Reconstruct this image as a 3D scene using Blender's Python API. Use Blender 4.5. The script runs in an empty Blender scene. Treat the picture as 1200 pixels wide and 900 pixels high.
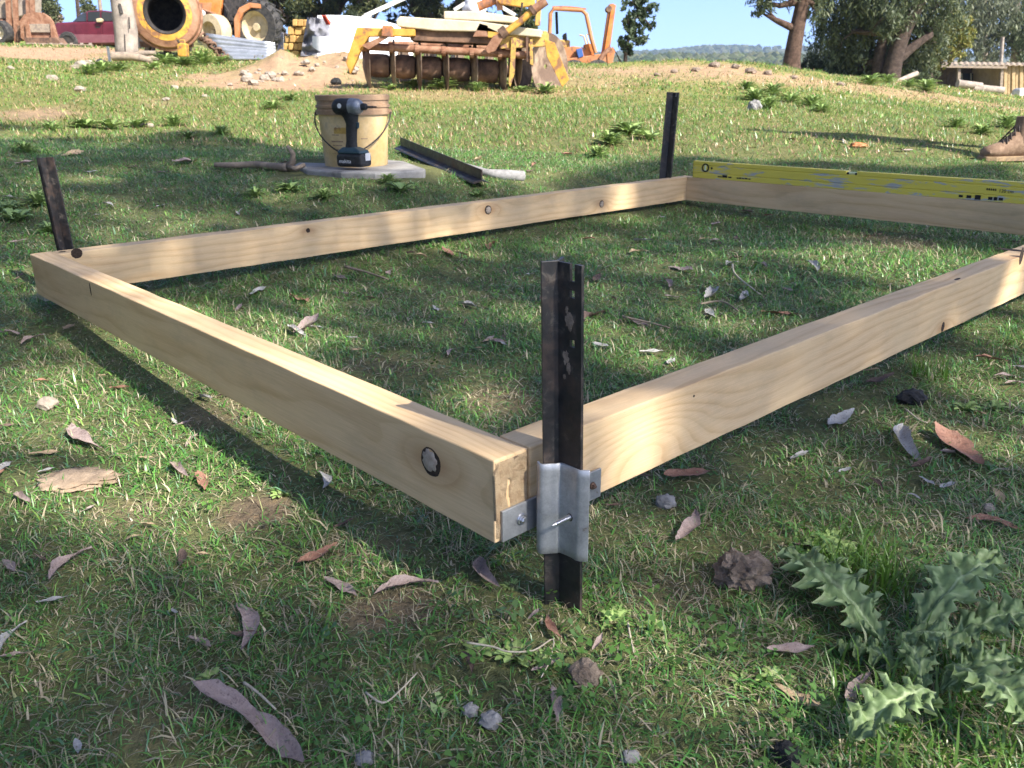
import bpy, bmesh, math, random
import numpy as np
from mathutils import Vector, Matrix, noise as mnoise
R_ = math.radians
random.seed(7); rng = np.random.default_rng(7)
sc = bpy.context.scene
col = sc.collection

# ---------------------------------------------------------------- camera
FPX, PITCH, ROLL, CZ = 995.57, 0.3352, -0.00718, 0.4294
Fv = Vector((0, math.cos(PITCH), -math.sin(PITCH)))
R0 = Vector((1, 0, 0)); U0 = R0.cross(Fv)
Rv = math.cos(ROLL) * R0 + math.sin(ROLL) * U0
Uv = -math.sin(ROLL) * R0 + math.cos(ROLL) * U0
cam_d = bpy.data.cameras.new('camera'); cam = bpy.data.objects.new('camera', cam_d); col.objects.link(cam)
cam.matrix_world = Matrix(((Rv.x, Uv.x, -Fv.x, 0), (Rv.y, Uv.y, -Fv.y, 0), (Rv.z, Uv.z, -Fv.z, CZ), (0, 0, 0, 1)))
cam_d.sensor_width = 36; cam_d.lens = FPX * 36 / 1200
cam_d.clip_start = 0.02; cam_d.clip_end = 8000
cam_d.dof.use_dof = True; cam_d.dof.focus_distance = 1.15; cam_d.dof.aperture_fstop = 20
sc.camera = cam

# ---------------------------------------------------------------- sky and sun
SUN_AZ, SUN_EL = R_(-41), R_(42)       # azimuth from +X, anticlockwise; the sun stands behind the camera to the right
sdir = Vector((math.cos(SUN_AZ) * math.cos(SUN_EL), math.sin(SUN_AZ) * math.cos(SUN_EL), math.sin(SUN_EL)))
world = bpy.data.worlds.new('World'); sc.world = world; world.use_nodes = True
wn = world.node_tree; bgn = wn.nodes['Background']
sky = wn.nodes.new('ShaderNodeTexSky'); sky.sky_type = 'NISHITA'; sky.sun_disc = False
sky.sun_elevation = SUN_EL; sky.sun_rotation = math.pi / 2 - SUN_AZ
sky.air_density = 0.25; sky.dust_density = 1.4; sky.ozone_density = 4.0; sky.altitude = 300
wn.links.new(sky.outputs[0], bgn.inputs[0]); bgn.inputs[1].default_value = 0.12
sun_d = bpy.data.lights.new('sun', 'SUN'); sun_d.energy = 2.95; sun_d.angle = R_(0.55); sun_d.color = (1, 0.94, 0.84)
sun = bpy.data.objects.new('sun', sun_d); col.objects.link(sun)
sun.rotation_euler = (-sdir).to_track_quat('-Z', 'Y').to_euler(); sun.location = sdir * 60
sc.view_settings.view_transform = 'Standard'; sc.view_settings.look = 'None'
sc.view_settings.exposure = 2.12; sc.view_settings.gamma = 1
sc.render.engine = 'CYCLES'

# crown of the shade tree: sunny openings (pixel centre, pixel radii, strength) and leaf density
SUNNY = [(330, 470, 90, 40, 1.0), (250, 420, 90, 40, 1.0), (400, 505, 60, 35, .9), (180, 390, 60, 30, .8), (90, 470, 150, 70, 1.0), (230, 500, 90, 70, 1.0), (60, 590, 120, 45, .95), (250, 580, 110, 50, .9), (300, 520, 70, 60, 1), (130, 410, 90, 25, .9),
         (560, 470, 45, 35, 1.0), (500, 450, 40, 14, .6), (420, 400, 40, 12, .6), (1030, 305, 90, 22, 1.0), (1100, 300, 60, 16, .9), (1150, 400, 70, 35, .9), (1180, 480, 60, 50, .85), (1090, 500, 30, 22, .5), (700, 345, 25, 16, .8), (590, 300, 40, 10, .6),
         (250, 385, 150, 22, .8), (820, 650, 60, 20, .5), (960, 640, 45, 22, .6), (770, 725, 55, 22, .55), (420, 690, 50, 18, .5), (650, 585, 60, 40, .45), (1120, 330, 80, 18, .8), (880, 560, 40, 16, .4)]
# boughs thick enough to keep these things in shade: (pixel, height above the ground there)
SHADY = [(x, y - 25, .15, .12) for x, y in ((860, 455), (920, 430), (980, 405), (1040, 380), (1100, 357), (1150, 340))] + [(x, y, .11, .13) for x, y in ((840, 455), (880, 440), (920, 425), (960, 410), (1000, 395), (1040, 380), (1080, 365), (1120, 350))] + [(x, y, .05, .13) for x, y in ((130, 310), (190, 300), (250, 292), (310, 284), (370, 276), (500, 258), (560, 250), (620, 244), (680, 236), (740, 228), (790, 222))] + [(x, y, .05, .15) for x, y in ((840, 225), (900, 232), (960, 238), (1020, 245), (1080, 252), (1140, 258), (1200, 264))]
SH_LO, SH_K, SH_MIN = .22, 1.75, .08
# ---------------------------------------------------------------- pixel helpers (a pixel gives a direction only)
def ray(px, py):
    return Fv + Rv * ((px - 600) / FPX) - Uv * ((py - 450) / FPX)
def at(px, py, Y):
    d = ray(px, py); k = Y / d.y
    return Vector((d.x * k, Y, CZ + d.z * k))
def mpp(Y): return Y / FPX * 1.03

# ---------------------------------------------------------------- terrain height
_ctl = [(0, .3, -.1), (-.6, .3, -.1), (.6, .3, -.1), (-.018, .749, -.085), (-.54, 1.3, -.085), (-1.066, 1.873, -.045), (.87, 1.57, -.065),
        (1.754, 2.4, -.035), (.706, 3.5, -.012), (-.2, 2.75, -.012), (1.3, 2.9, -.03), (0, 1.7, -.05), (.5, 2.4, -.035), (-.9, 1.0, -.065),
        (-1.5, 2.2, 0.0), (.9, .9, -.085), (-.62, 3.25, .115), (-.62, 3.9, .14), (-.3, 3.3, .10), (-.95, 3.4, .115), (-2, 1.2, -.05), (2, 1.2, -.09),
        (-15, 60, 3.0), (0, 60, .4), (20, 60, -1.2), (40, 60, -2.0), (-50, 60, 4.0), (-60, 130, 2), (0, 130, -6), (60, 130, -8), (8, 24, .75), (4.5, 24, .95)]
for a in [(30, 150, 5), (150, 100, 8.5), (60, 72, 16), (60, 56, 30), (250, 62, 18), (230, 76, 14), (340, 101, 10.5), (430, 107, 10), (650, 107, 10),
          (700, 78, 17), (620, 150, 5.6), (600, 130, 7.2), (830, 80, 14), (760, 80, 14.5), (930, 92, 18), (900, 140, 6.5), (1050, 98, 28),
          (1130, 112, 40), (1200, 122, 40), (1195, 150, 6.2), (1160, 191, 4.4), (1000, 120, 9.5), (900, 170, 5), (1100, 110, 18)]:
    p_ = at(*a); _ctl.append(tuple(p_))
_c = np.array(_ctl)
def _uv(x, y):
    yy = np.maximum(y, .1) + 1.5
    return np.log(yy) * 1.6, np.clip(x / yy, -1.3, 1.3) * 1.4
_cu, _cv = _uv(_c[:, 0], _c[:, 1])
def _k(d2): return np.sqrt(d2 + .02)
_n = len(_c)
_A = np.zeros((_n + 3, _n + 3))
_A[:_n, :_n] = _k((_cu[:, None] - _cu) ** 2 + (_cv[:, None] - _cv) ** 2) - np.eye(_n) * .004
_A[:_n, _n] = 1; _A[:_n, _n + 1] = _cu; _A[:_n, _n + 2] = _cv; _A[_n:, :_n] = _A[:_n, _n:].T
_w = np.linalg.solve(_A, np.concatenate([_c[:, 2], [0, 0, 0]]))
def vnoise(x, y, s, seed=0):
    x = np.asarray(x, float) / s + seed * 17.3; y = np.asarray(y, float) / s - seed * 9.1
    xi = np.floor(x).astype(np.int64); yi = np.floor(y).astype(np.int64); fx = x - xi; fy = y - yi
    fx = fx * fx * (3 - 2 * fx); fy = fy * fy * (3 - 2 * fy)
    def h(a, b):
        n = (a * 374761393 + b * 668265263 + seed * 974711) & 0x7fffffff
        n = ((n ^ (n >> 13)) * 1274126177) & 0x7fffffff
        return ((n ^ (n >> 16)) & 0xffff) / 65535.0
    return (h(xi, yi) * (1 - fx) + h(xi + 1, yi) * fx) * (1 - fy) + (h(xi, yi + 1) * (1 - fx) + h(xi + 1, yi + 1) * fx) * fy
MOUNDS = []          # (x, y, rx, ry, h, roughness) heaps of dirt that belong to the terrain
def gz0(x, y):
    x = np.asarray(x, float); y = np.asarray(y, float)
    u, v = _uv(x, y); sh = u.shape; u = u.ravel(); v = v.ravel(); out = np.empty(u.shape)
    for i in range(0, len(u), 20000):
        a = u[i:i + 20000]; b = v[i:i + 20000]
        out[i:i + 20000] = _k((a[:, None] - _cu) ** 2 + (b[:, None] - _cv) ** 2) @ _w[:_n] + _w[_n] + _w[_n + 1] * a + _w[_n + 2] * b
    out = out.reshape(sh)
    r = np.hypot(x, y); f = np.clip((r - 70) / 150, 0, 1); f = f * f * (3 - 2 * f)
    back = np.clip((.3 - y) / .6, 0, 1)
    out = out * (1 - back) + (-.105) * back
    return out * (1 - f) + (-14) * f
def gz(x, y):
    x = np.asarray(x, float); y = np.asarray(y, float)
    z = gz0(x, y)
    amp = np.clip(y / 6, .12, 1)
    z = z + (vnoise(x, y, .35, 1) - .5) * .018 * np.clip(amp * 2, .5, 1) + (vnoise(x, y, 1.4, 2) - .5) * .05 * amp
    for (mx, my, rx, ry, h, ro) in MOUNDS:
        d = ((x - mx) / rx) ** 2 + ((y - my) / ry) ** 2
        m = np.clip(1 - d, 0, 1) ** 1.3
        z = z + m * (h + ro * (vnoise(x, y, .3, 3) - .5) + ro * .7 * (vnoise(x, y, .12, 4) - .5))
    return z
def g1(x, y): return float(gz(np.array([x]), np.array([y]))[0])
def gp(px, py, y0=.25, y1=60):
    Y = np.exp(np.linspace(math.log(y0), math.log(y1), 500)); d = ray(px, py)
    x = d.x / d.y * Y; z = CZ + d.z / d.y * Y
    below = np.nonzero(z < gz(x, Y))[0]
    Yh = float(Y[below[0]]) if len(below) else y1
    xx = d.x / d.y * Yh
    return Vector((xx, Yh, g1(xx, Yh)))
_m = at(350, 98, 12); MOUNDS.append((_m.x + .35, 11.9, 1.15, 1.0, .26, .16)); MOUNDS.append((_m.x - .35, 11.4, .9, .7, .08, .10))
_m = at(840, 85, 14.5); MOUNDS.append((_m.x, 14.8, 2.3, 1.6, .12, .08))
_m = at(960, 95, 15.5); MOUNDS.append((_m.x, 15.5, 1.6, 1.4, .06, .06))
# patches of bare dirt: (x, y, rx, ry, weight)
DIRT = []
for (px, py, rx, ry, w) in [(45, 135, 60, 16, .9), (330, 98, 120, 22, 1.0), (40, 63, 130, 12, 1.2), (840, 85, 120, 12, .9), (960, 98, 90, 9, .7), (300, 600, 50, 26, .9), (250, 490, 40, 25, .5),
                            (470, 720, 70, 26, .75), (590, 470, 45, 22, .55), (150, 600, 40, 14, .4), (780, 700, 60, 25, .35), (1030, 285, 60, 10, .5), (460, 430, 60, 12, .4),
                            (590, 110, 200, 7, .5), (190, 120, 60, 7, .4), (700, 98, 60, 8, .5), (550, 115, 100, 6, .4), (430, 640, 60, 22, .35), (200, 840, 60, 20, .3)]:
    c_ = gp(px, py); e_ = gp(px + rx, py); f_ = gp(px, py - ry * .8); b_ = gp(px, py + ry * .8)
    DIRT.append((c_.x, c_.y, max(.05, abs(e_.x - c_.x)), max(.04, abs(f_.y - b_.y) / 2), w))
def dirt(x, y):
    d = np.zeros(np.shape(x))
    wob = (vnoise(x, y, .11, 5) - .5) * .8 + (vnoise(x, y, .5, 6) - .5) * .8
    for (mx, my, rx, ry, w) in DIRT:
        q = ((x - mx) / rx) ** 2 + ((y - my) / ry) ** 2
        d = np.maximum(d, w * np.clip(1.35 - q + wob, 0, 1))
    return np.clip(d, 0, 1)

# ---------------------------------------------------------------- mesh helpers
class MB:
    def __init__(s): s.v = []; s.f = []; s.uvc = None
    def add(s, vs, fs):
        o = len(s.v); s.v.extend([Vector(q) for q in vs]); s.f.extend([[i + o for i in f] for f in fs]); return s
    def box(s, c, size, rot=None):
        c = Vector(c); hx, hy, hz = [q / 2 for q in size]
        vs = [Vector((x, y, z)) for x in (-hx, hx) for y in (-hy, hy) for z in (-hz, hz)]
        if rot is not None: vs = [rot @ q for q in vs]
        return s.add([c + q for q in vs], [(0, 1, 3, 2), (4, 6, 7, 5), (0, 4, 5, 1), (2, 3, 7, 6), (0, 2, 6, 4), (1, 5, 7, 3)])
    def bar(s, a, b, w, h, up=(0, 0, 1)):
        a = Vector(a); b = Vector(b); d = b - a; l = d.length; d.normalize(); u = Vector(up)
        sd = d.cross(u)
        if sd.length < 1e-4: sd = d.cross(Vector((0, 1, 0)))
        sd.normalize(); u = sd.cross(d); m = Matrix((d, sd, u)).transposed()
        return s.box((a + b) / 2, (l, w, h), m)
    def prism(s, pts, d):
        d = Vector(d); n = len(pts); a = [Vector(q) for q in pts]
        return s.add(a + [q + d for q in a], [list(range(n))[::-1], list(range(n, 2 * n))] + [(i, (i + 1) % n, n + (i + 1) % n, n + i) for i in range(n)])
    def tube(s, path, rad, n=8, cap=True):
        P = [Vector(q) for q in path]
        if not hasattr(rad, '__len__'): rad = [rad] * len(P)
        t = (P[1] - P[0]).normalized(); u = t.orthogonal().normalized(); vs = []; fs = []
        for i, q in enumerate(P):
            t2 = (P[min(i + 1, len(P) - 1)] - P[max(i - 1, 0)]).normalized()
            u = (u - t2 * u.dot(t2))
            if u.length < 1e-6: u = t2.orthogonal()
            u.normalize(); w = t2.cross(u)
            for k in range(n):
                a = 2 * math.pi * k / n; vs.append(q + (u * math.cos(a) + w * math.sin(a)) * rad[i])
        for i in range(len(P) - 1):
            for k in range(n): fs.append((i * n + k, i * n + (k + 1) % n, (i + 1) * n + (k + 1) % n, (i + 1) * n + k))
        if cap: fs.append(list(range(n))[::-1]); fs.append([(len(P) - 1) * n + k for k in range(n)])
        return s.add(vs, fs)
    def lathe(s, prof, n=24, M=None, closed=False):
        vs = []; fs = []
        for r, z in prof:
            for k in range(n):
                a = 2 * math.pi * k / n; q = Vector((r * math.cos(a), r * math.sin(a), z)); vs.append(M @ q if M else q)
        m = len(prof)
        for i in range(m if closed else m - 1):
            j = (i + 1) % m
            for k in range(n): fs.append((i * n + k, i * n + (k + 1) % n, j * n + (k + 1) % n, j * n + k))
        if not closed:
            if prof[0][0] > 1e-5 and prof[-1][0] > 2e-4: fs.append(list(range(n))[::-1])
            if prof[-1][0] > 1e-5: fs.append([(m - 1) * n + k for k in range(n)])
        return s.add(vs, fs)
    def blob(s, c, r, sub=2, amp=.25, fr=1.5, seed=0, sq=None):
        bm = bmesh.new(); bmesh.ops.create_icosphere(bm, subdivisions=sub, radius=1)
        r = Vector(r) if hasattr(r, '__len__') else Vector((r, r, r)); c = Vector(c); vs = []
        for q in bm.verts:
            p = q.co.normalized(); k = 1 + amp * mnoise.noise(p * fr + Vector((seed * 3.7, seed * 1.3, 0))) + amp * .5 * mnoise.noise(p * fr * 2.7 + Vector((seed, 0, seed * 2)))
            if sq: p = Vector([math.copysign(abs(t) ** sq, t) for t in p])
            vs.append(c + Vector((p.x * r.x, p.y * r.y, p.z * r.z)) * k)
        fs = [[q.index for q in f.verts] for f in bm.faces]; bm.free()
        return s.add(vs, fs)
    def grid(s, fn, nu, nv):
        vs = [fn(i / nu, j / nv) for i in range(nu + 1) for j in range(nv + 1)]
        fs = [(i * (nv + 1) + j, i * (nv + 1) + j + 1, (i + 1) * (nv + 1) + j + 1, (i + 1) * (nv + 1) + j) for i in range(nu) for j in range(nv)]
        return s.add(vs, fs)
    def build(s, name, mat, parent=None, smooth=False, bevel=0, seg=2, recalc=True, solid=0, loc=None, rot=None):
        me = bpy.data.meshes.new(name); me.from_pydata([tuple(q) for q in s.v], [], s.f)
        if recalc:
            bm = bmesh.new(); bm.from_mesh(me); bmesh.ops.recalc_face_normals(bm, faces=bm.faces); bm.to_mesh(me); bm.free()
        if smooth:
            me.polygons.foreach_set('use_smooth', [True] * len(me.polygons))
            if smooth == 'auto': me.set_sharp_from_angle(angle=R_(38))
        me.materials.append(mat); me.update()
        o = bpy.data.objects.new(name, me); col.objects.link(o)
        if parent: o.parent = parent
        if loc is not None: o.location = loc
        if rot is not None: o.rotation_euler = rot
        if solid: m = o.modifiers.new('thickness', 'SOLIDIFY'); m.thickness = solid; m.offset = 0
        if bevel: m = o.modifiers.new('bevel', 'BEVEL'); m.width = bevel; m.segments = seg; m.limit_method = 'ANGLE'; m.angle_limit = R_(40)
        return o
def tag(o, label=None, cat=None, group=None, kind=None):
    if label: o['label'] = label
    if cat: o['category'] = cat
    if group: o['group'] = group
    if kind: o['kind'] = kind
    return o
def thing(name, label, cat, loc=(0, 0, 0), rotz=0, group=None):
    o = bpy.data.objects.new(name, None); col.objects.link(o); o.empty_display_size = .1
    o.location = loc; o.rotation_euler = (0, 0, rotz)
    return tag(o, label, cat, group)
def copy_tree(o, parent=None):
    c = o.copy(); col.objects.link(c); c.parent = parent
    for ch in list(o.children): copy_tree(ch, c)
    return c
def fast_mesh(name, verts, loops, starts, totals, mat, smooth=False, cols=None):
    me = bpy.data.meshes.new(name)
    me.vertices.add(len(verts)); me.vertices.foreach_set('co', np.ascontiguousarray(verts, np.float32).ravel())
    me.loops.add(len(loops)); me.loops.foreach_set('vertex_index', np.ascontiguousarray(loops, np.int32))
    me.polygons.add(len(starts)); me.polygons.foreach_set('loop_start', np.ascontiguousarray(starts, np.int32))
    if smooth: me.polygons.foreach_set('use_smooth', np.ones(len(starts), bool))
    if cols is not None:
        ca = me.color_attributes.new('Col', 'FLOAT_COLOR', 'POINT')
        ca.data.foreach_set('color', np.ascontiguousarray(np.concatenate([cols, np.ones((len(cols), 1))], 1), np.float32).ravel())
    me.materials.append(mat); me.update(calc_edges=True); me.validate()
    return me

# ---------------------------------------------------------------- materials
class NT:
    def __init__(s, name):
        s.m = bpy.data.materials.new(name); s.m.use_nodes = True; s.t = s.m.node_tree; s.b = s.t.nodes['Principled BSDF']; s.out = s.t.nodes['Material Output']
    def n(s, typ, **kw):
        x = s.t.nodes.new('ShaderNode' + typ)
        for k, v in kw.items(): setattr(x, k, v)
        return x
    def l(s, a, b): s.t.links.new(a, b)
    def coord(s, kind='Object', scale=(1, 1, 1), loc=(0, 0, 0)):
        c = s.n('TexCoord'); mp = s.n('Mapping'); mp.inputs['Scale'].default_value = scale; mp.inputs['Location'].default_value = loc
        s.l(c.outputs[kind], mp.inputs[0]); return mp.outputs[0]
    def noise(s, vec, scale, detail=4, rough=.6, dist=0):
        x = s.n('TexNoise'); x.inputs['Scale'].default_value = scale; x.inputs['Detail'].default_value = detail; x.inputs['Roughness'].default_value = rough; x.inputs['Distortion'].default_value = dist
        s.l(vec, x.inputs['Vector']); return x.outputs['Fac']
    def ramp(s, fac, stops):
        x = s.n('ValToRGB'); e = x.color_ramp.elements
        while len(e) > 1: e.remove(e[-1])
        e[0].position = stops[0][0]; e[0].color = (*stops[0][1], 1) if hasattr(stops[0][1], '__len__') else (stops[0][1],) * 3 + (1,)
        for p, c in stops[1:]:
            k = e.new(p); k.color = (*c, 1) if hasattr(c, '__len__') else (c, c, c, 1)
        s.l(fac, x.inputs[0]); return x.outputs[0]
    def mix(s, f, a, b, mode='MIX'):
        x = s.n('Mix', data_type='RGBA', blend_type=mode)
        if hasattr(f, 'is_linked'): s.l(f, x.inputs[0])
        else: x.inputs[0].default_value = f
        for q, i in ((a, 6), (b, 7)):
            if hasattr(q, 'is_linked'): s.l(q, x.inputs[i])
            else: x.inputs[i].default_value = (*q, 1)
        return x.outputs[2]
    def math(s, op, a, b=None, c=None):
        x = s.n('Math', operation=op)
        for q, i in ((a, 0), (b, 1), (c, 2)):
            if q is None: continue
            if hasattr(q, 'is_linked'): s.l(q, x.inputs[i])
            else: x.inputs[i].default_value = q
        return x.outputs[0]
    def bump(s, h, strength=.3, dist=.01):
        x = s.n('Bump'); x.inputs['Strength'].default_value = strength; x.inputs['Distance'].default_value = dist; s.l(h, x.inputs['Height']); s.l(x.outputs[0], s.b.inputs['Normal'])
    def fin(s, colr, rough=.7, metal=0, spec=.4):
        if hasattr(colr, 'is_linked'): s.l(colr, s.b.inputs['Base Color'])
        else: s.b.inputs['Base Color'].default_value = (*colr, 1)
        if hasattr(rough, 'is_linked'): s.l(rough, s.b.inputs['Roughness'])
        else: s.b.inputs['Roughness'].default_value = rough
        s.b.inputs['Metallic'].default_value = metal; s.b.inputs['Specular IOR Level'].default_value = spec
        return s.m
def weathered(name, c1, c2, scale=8, rough=.7, metal=0, bump=.2, bd=.004, c3=None, lo=.4, hi=.62, spec=.35):
    """two or three real surface colours (paint, rust, dirt) broken up by noise"""
    t = NT(name); v = t.coord(); f = t.noise(v, scale, 6, .65, .3)
    c = t.ramp(f, [(lo, c1), (hi, c2)] if c3 is None else [(lo - .08, c3), (lo, c1), (hi, c2)])
    g = t.noise(v, scale * 9, 4, .7)
    c = t.mix(.4, c, t.ramp(g, [(.3, .55), (.7, 1.05)]), 'MULTIPLY')
    if bump: t.bump(t.math('ADD', f, g), bump, bd)
    return t.fin(c, rough, metal, spec)
def leafmat(name, trans=.3, rough=.55, spec=.3):
    t = NT(name); a = t.n('VertexColor', layer_name='Col'); c = a.outputs[0]
    t.fin(c, rough, 0, spec); tr = t.n('BsdfTranslucent'); t.l(c, tr.inputs[0])
    mx = t.n('MixShader'); mx.inputs[0].default_value = trans; t.l(t.b.outputs[0], mx.inputs[1]); t.l(tr.outputs[0], mx.inputs[2]); t.l(mx.outputs[0], t.out.inputs[0])
    return t.m
M = {}
M['foliage'] = leafmat('foliage', .3, .5, .35); M['grass'] = leafmat('grass_blades', .3, .36, .55)
M['rust'] = weathered('rusted_steel', (.20, .09, .05), (.34, .19, .12), 9, .85)
M['rust_dark'] = weathered('dark_rusted_steel', (.09, .055, .04), (.24, .14, .09), 7, .85)
M['disc'] = weathered('soil_caked_disc_steel', (.13, .085, .06), (.36, .27, .19), 4, .8)
M['yellow'] = weathered('faded_yellow_paint', (.52, .27, .04), (.58, .35, .07), 7, .65, c3=(.24, .12, .065), lo=.49)
M['yellow2'] = weathered('chipped_yellow_paint', (.52, .34, .08), (.42, .25, .07), 12, .65, c3=(.22, .12, .075), lo=.5)
M['orange'] = weathered('faded_orange_paint', (.62, .17, .03), (.55, .22, .07), 5, .6, c3=(.2, .09, .05), lo=.42)
M['orange2'] = weathered('orange_rusty_paint', (.46, .17, .06), (.40, .20, .10), 5, .65, c3=(.22, .11, .07), lo=.45)
M['black_rubber'] = weathered('tyre_rubber', (.022, .022, .024), (.07, .065, .06), 12, .85)
M['dark'] = weathered('dark_greasy_metal', (.02, .02, .02), (.06, .05, .045), 12, .7)
M['cream_rim'] = weathered('cream_wheel_paint', (.55, .45, .28), (.42, .34, .22), 10, .6)
M['sleeper'] = weathered('cream_concrete', (.62, .55, .40), (.50, .43, .30), 5, .85, c3=(.3, .27, .2), lo=.36)
M['concrete'] = weathered('grey_concrete', (.24, .23, .22), (.33, .32, .30), 9, .9, c3=(.15, .14, .13), lo=.42)
M['white_tarp'] = weathered('white_tarpaulin', (.82, .82, .82), (.72, .72, .74), 3, .5, bump=.3, bd=.02)
M['grey_plastic'] = weathered('grey_plastic_sheet', (.13, .13, .15), (.24, .24, .27), 4, .4, bump=.5, bd=.03)
M['sandstone'] = weathered('yellow_split_wood', (.56, .36, .12), (.40, .23, .08), 9, .85)
M['galv'] = weathered('galvanised_iron', (.40, .42, .45), (.52, .54, .57), 6, .42, .75, bump=.08)
M['stone'] = weathered('pale_stone', (.27, .225, .18), (.38, .33, .27), 7, .9)
M['greystone'] = weathered('grey_stone', (.20, .195, .19), (.33, .32, .31), 40, .9, bd=.002)
M['clod'] = weathered('dry_earth_clod', (.16, .12, .09), (.33, .26, .20), 45, .95, bump=.8, bd=.004)
M['darkclod'] = weathered('black_charcoal', (.012, .012, .013), (.03, .03, .03), 60, .7, bump=.6, bd=.003)
M['deadwood'] = weathered('grey_deadwood', (.34, .27, .20), (.20, .16, .13), 14, .9)
M['barkA'] = weathered('brown_fibrous_bark', (.10, .06, .042), (.20, .125, .09), 9, .95, bump=1, bd=.06)
M['barkB'] = weathered('dark_grey_bark', (.065, .045, .036), (.14, .10, .08), 9, .95, bump=1, bd=.06)
M['barkC'] = weathered('pale_grey_bark', (.40, .34, .28), (.24, .20, .17), 5, .9, bump=.5, bd=.02)
M['white_paint'] = weathered('white_painted_steel', (.72, .70, .66), (.55, .52, .48), 9, .5)
M['glass_dark'] = NT('dark_window_glass').fin((.03, .035, .04), .08, 0, .6)
M['maroon'] = weathered('faded_maroon_paint', (.085, .012, .022), (.12, .018, .032), 3, .3, spec=.6)
M['drum'] = weathered('rusty_brown_drum', (.30, .15, .085), (.38, .21, .13), 5, .75, c3=(.17, .09, .06), lo=.45)
M['plum'] = weathered('faded_dusty_maroon', (.16, .055, .07), (.20, .08, .095), 3, .4, spec=.5)

# ================================================================ ground
LA, LB, TH, BH = 1.536, 2.423, .045, .09
NEAR = Vector((-.018, .749, 0)); Aa = Vector((-.682, .7313, 0)); Bb = Vector((.7313, .682, 0))
def fr(b, a, z): return NEAR + Bb * b + Aa * a + Vector((0, 0, z))
def on_plane(px, py, P0, n):
    d = ray(px, py); C = Vector((0, 0, CZ)); k = (Vector(P0) - C).dot(n) / d.dot(n); return C + d * k

def make_ground():
    ang = np.concatenate([np.linspace(-180, -52, 40, endpoint=False), np.linspace(-52, 52, 300), np.linspace(52, 180, 41)[1:-1]])
    ang = np.radians(ang); rad = np.exp(np.linspace(math.log(.12), math.log(2150), 430))
    na, nr = len(ang), len(rad)
    x = np.outer(rad, np.sin(ang)); y = np.outer(rad, np.cos(ang))
    z = gz(x, y)
    V = np.stack([x, y, z], -1).reshape(-1, 3)
    V = np.concatenate([V, [[0, 0, g1(0, 0)]]])
    i = np.arange(nr - 1)[:, None] * na; k = np.arange(na)[None]; k2 = (k + 1) % na
    q = np.stack([i + k, i + k2, i + na + k2, i + na + k], -1).reshape(-1)
    tri = np.stack([np.full(na, len(V) - 1), (np.arange(na) + 1) % na, np.arange(na)], -1).reshape(-1)
    nq = len(q) // 4
    loops = np.concatenate([q, tri]); starts = np.concatenate([np.arange(nq) * 4, nq * 4 + np.arange(na) * 3])
    X, Y = V[:, 0], V[:, 1]; r = np.hypot(X, Y)
    d = dirt(X, Y)[:, None]
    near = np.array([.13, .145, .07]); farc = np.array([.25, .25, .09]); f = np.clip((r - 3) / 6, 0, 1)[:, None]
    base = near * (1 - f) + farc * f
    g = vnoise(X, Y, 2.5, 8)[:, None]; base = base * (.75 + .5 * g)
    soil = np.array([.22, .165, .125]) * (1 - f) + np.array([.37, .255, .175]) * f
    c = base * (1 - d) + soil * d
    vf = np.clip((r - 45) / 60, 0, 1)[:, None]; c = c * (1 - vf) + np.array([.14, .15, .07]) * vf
    t = NT('soil_and_thatch'); a = t.n('VertexColor', layer_name='Col'); v = t.coord('Object')
    n1 = t.noise(v, 90, 5, .7); n2 = t.noise(v, 9, 5, .65); n3 = t.noise(v, 600, 2, .6)
    cc = t.mix(1, a.outputs[0], t.ramp(n1, [(.3, (.55, .55, .5)), (.5, (1, 1, 1)), (.72, (1.55, 1.4, 1.15))]), 'MULTIPLY')
    cc = t.mix(1, cc, t.ramp(n2, [(.3, (.7, .72, .7)), (.7, (1.25, 1.2, 1.1))]), 'MULTIPLY')
    t.bump(t.math('ADD', t.math('MULTIPLY', n1, 1.0), t.math('MULTIPLY', n3, .35)), .9, .012); m = t.fin(cc, .95, 0, .15)
    me = fast_mesh('ground', V, loops, starts, None, m, True, c)
    o = bpy.data.objects.new('ground', me); col.objects.link(o); tag(o, kind='structure')
make_ground()

# ---------------------------------------------------------------- grass blades
SLAB_C = Vector((-.60, 3.56, 0))
def keep_mask(x, y):
    """how much of a blade's height fits where it stands (under timber, on the slab)"""
    dx = x - NEAR.x; dy = y - NEAR.y; b = dx * Bb.x + dy * Bb.y; a = dx * Aa.x + dy * Aa.y
    inb = ((b > -.004) & (b < TH + .004) & (a > -.004) & (a < LA + .004)) | ((b > LB - TH - .004) & (b < LB + .004) & (a > 0) & (a < LA)) \
        | ((b > 0) & (b < LB) & (((a > -.004) & (a < TH + .004)) | ((a > LA - TH - .004) & (a < LA + .004))))
    sl = (np.abs(x - SLAB_C.x) < .33) & (np.abs(y - SLAB_C.y) < .28)
    return ~sl, inb
PAL = np.array([[.085, .235, .045], [.12, .28, .055], [.18, .31, .065], [.06, .165, .04], [.44, .38, .25], [.30, .25, .17], [.28, .29, .13], [.12, .235, .12]])
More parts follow.
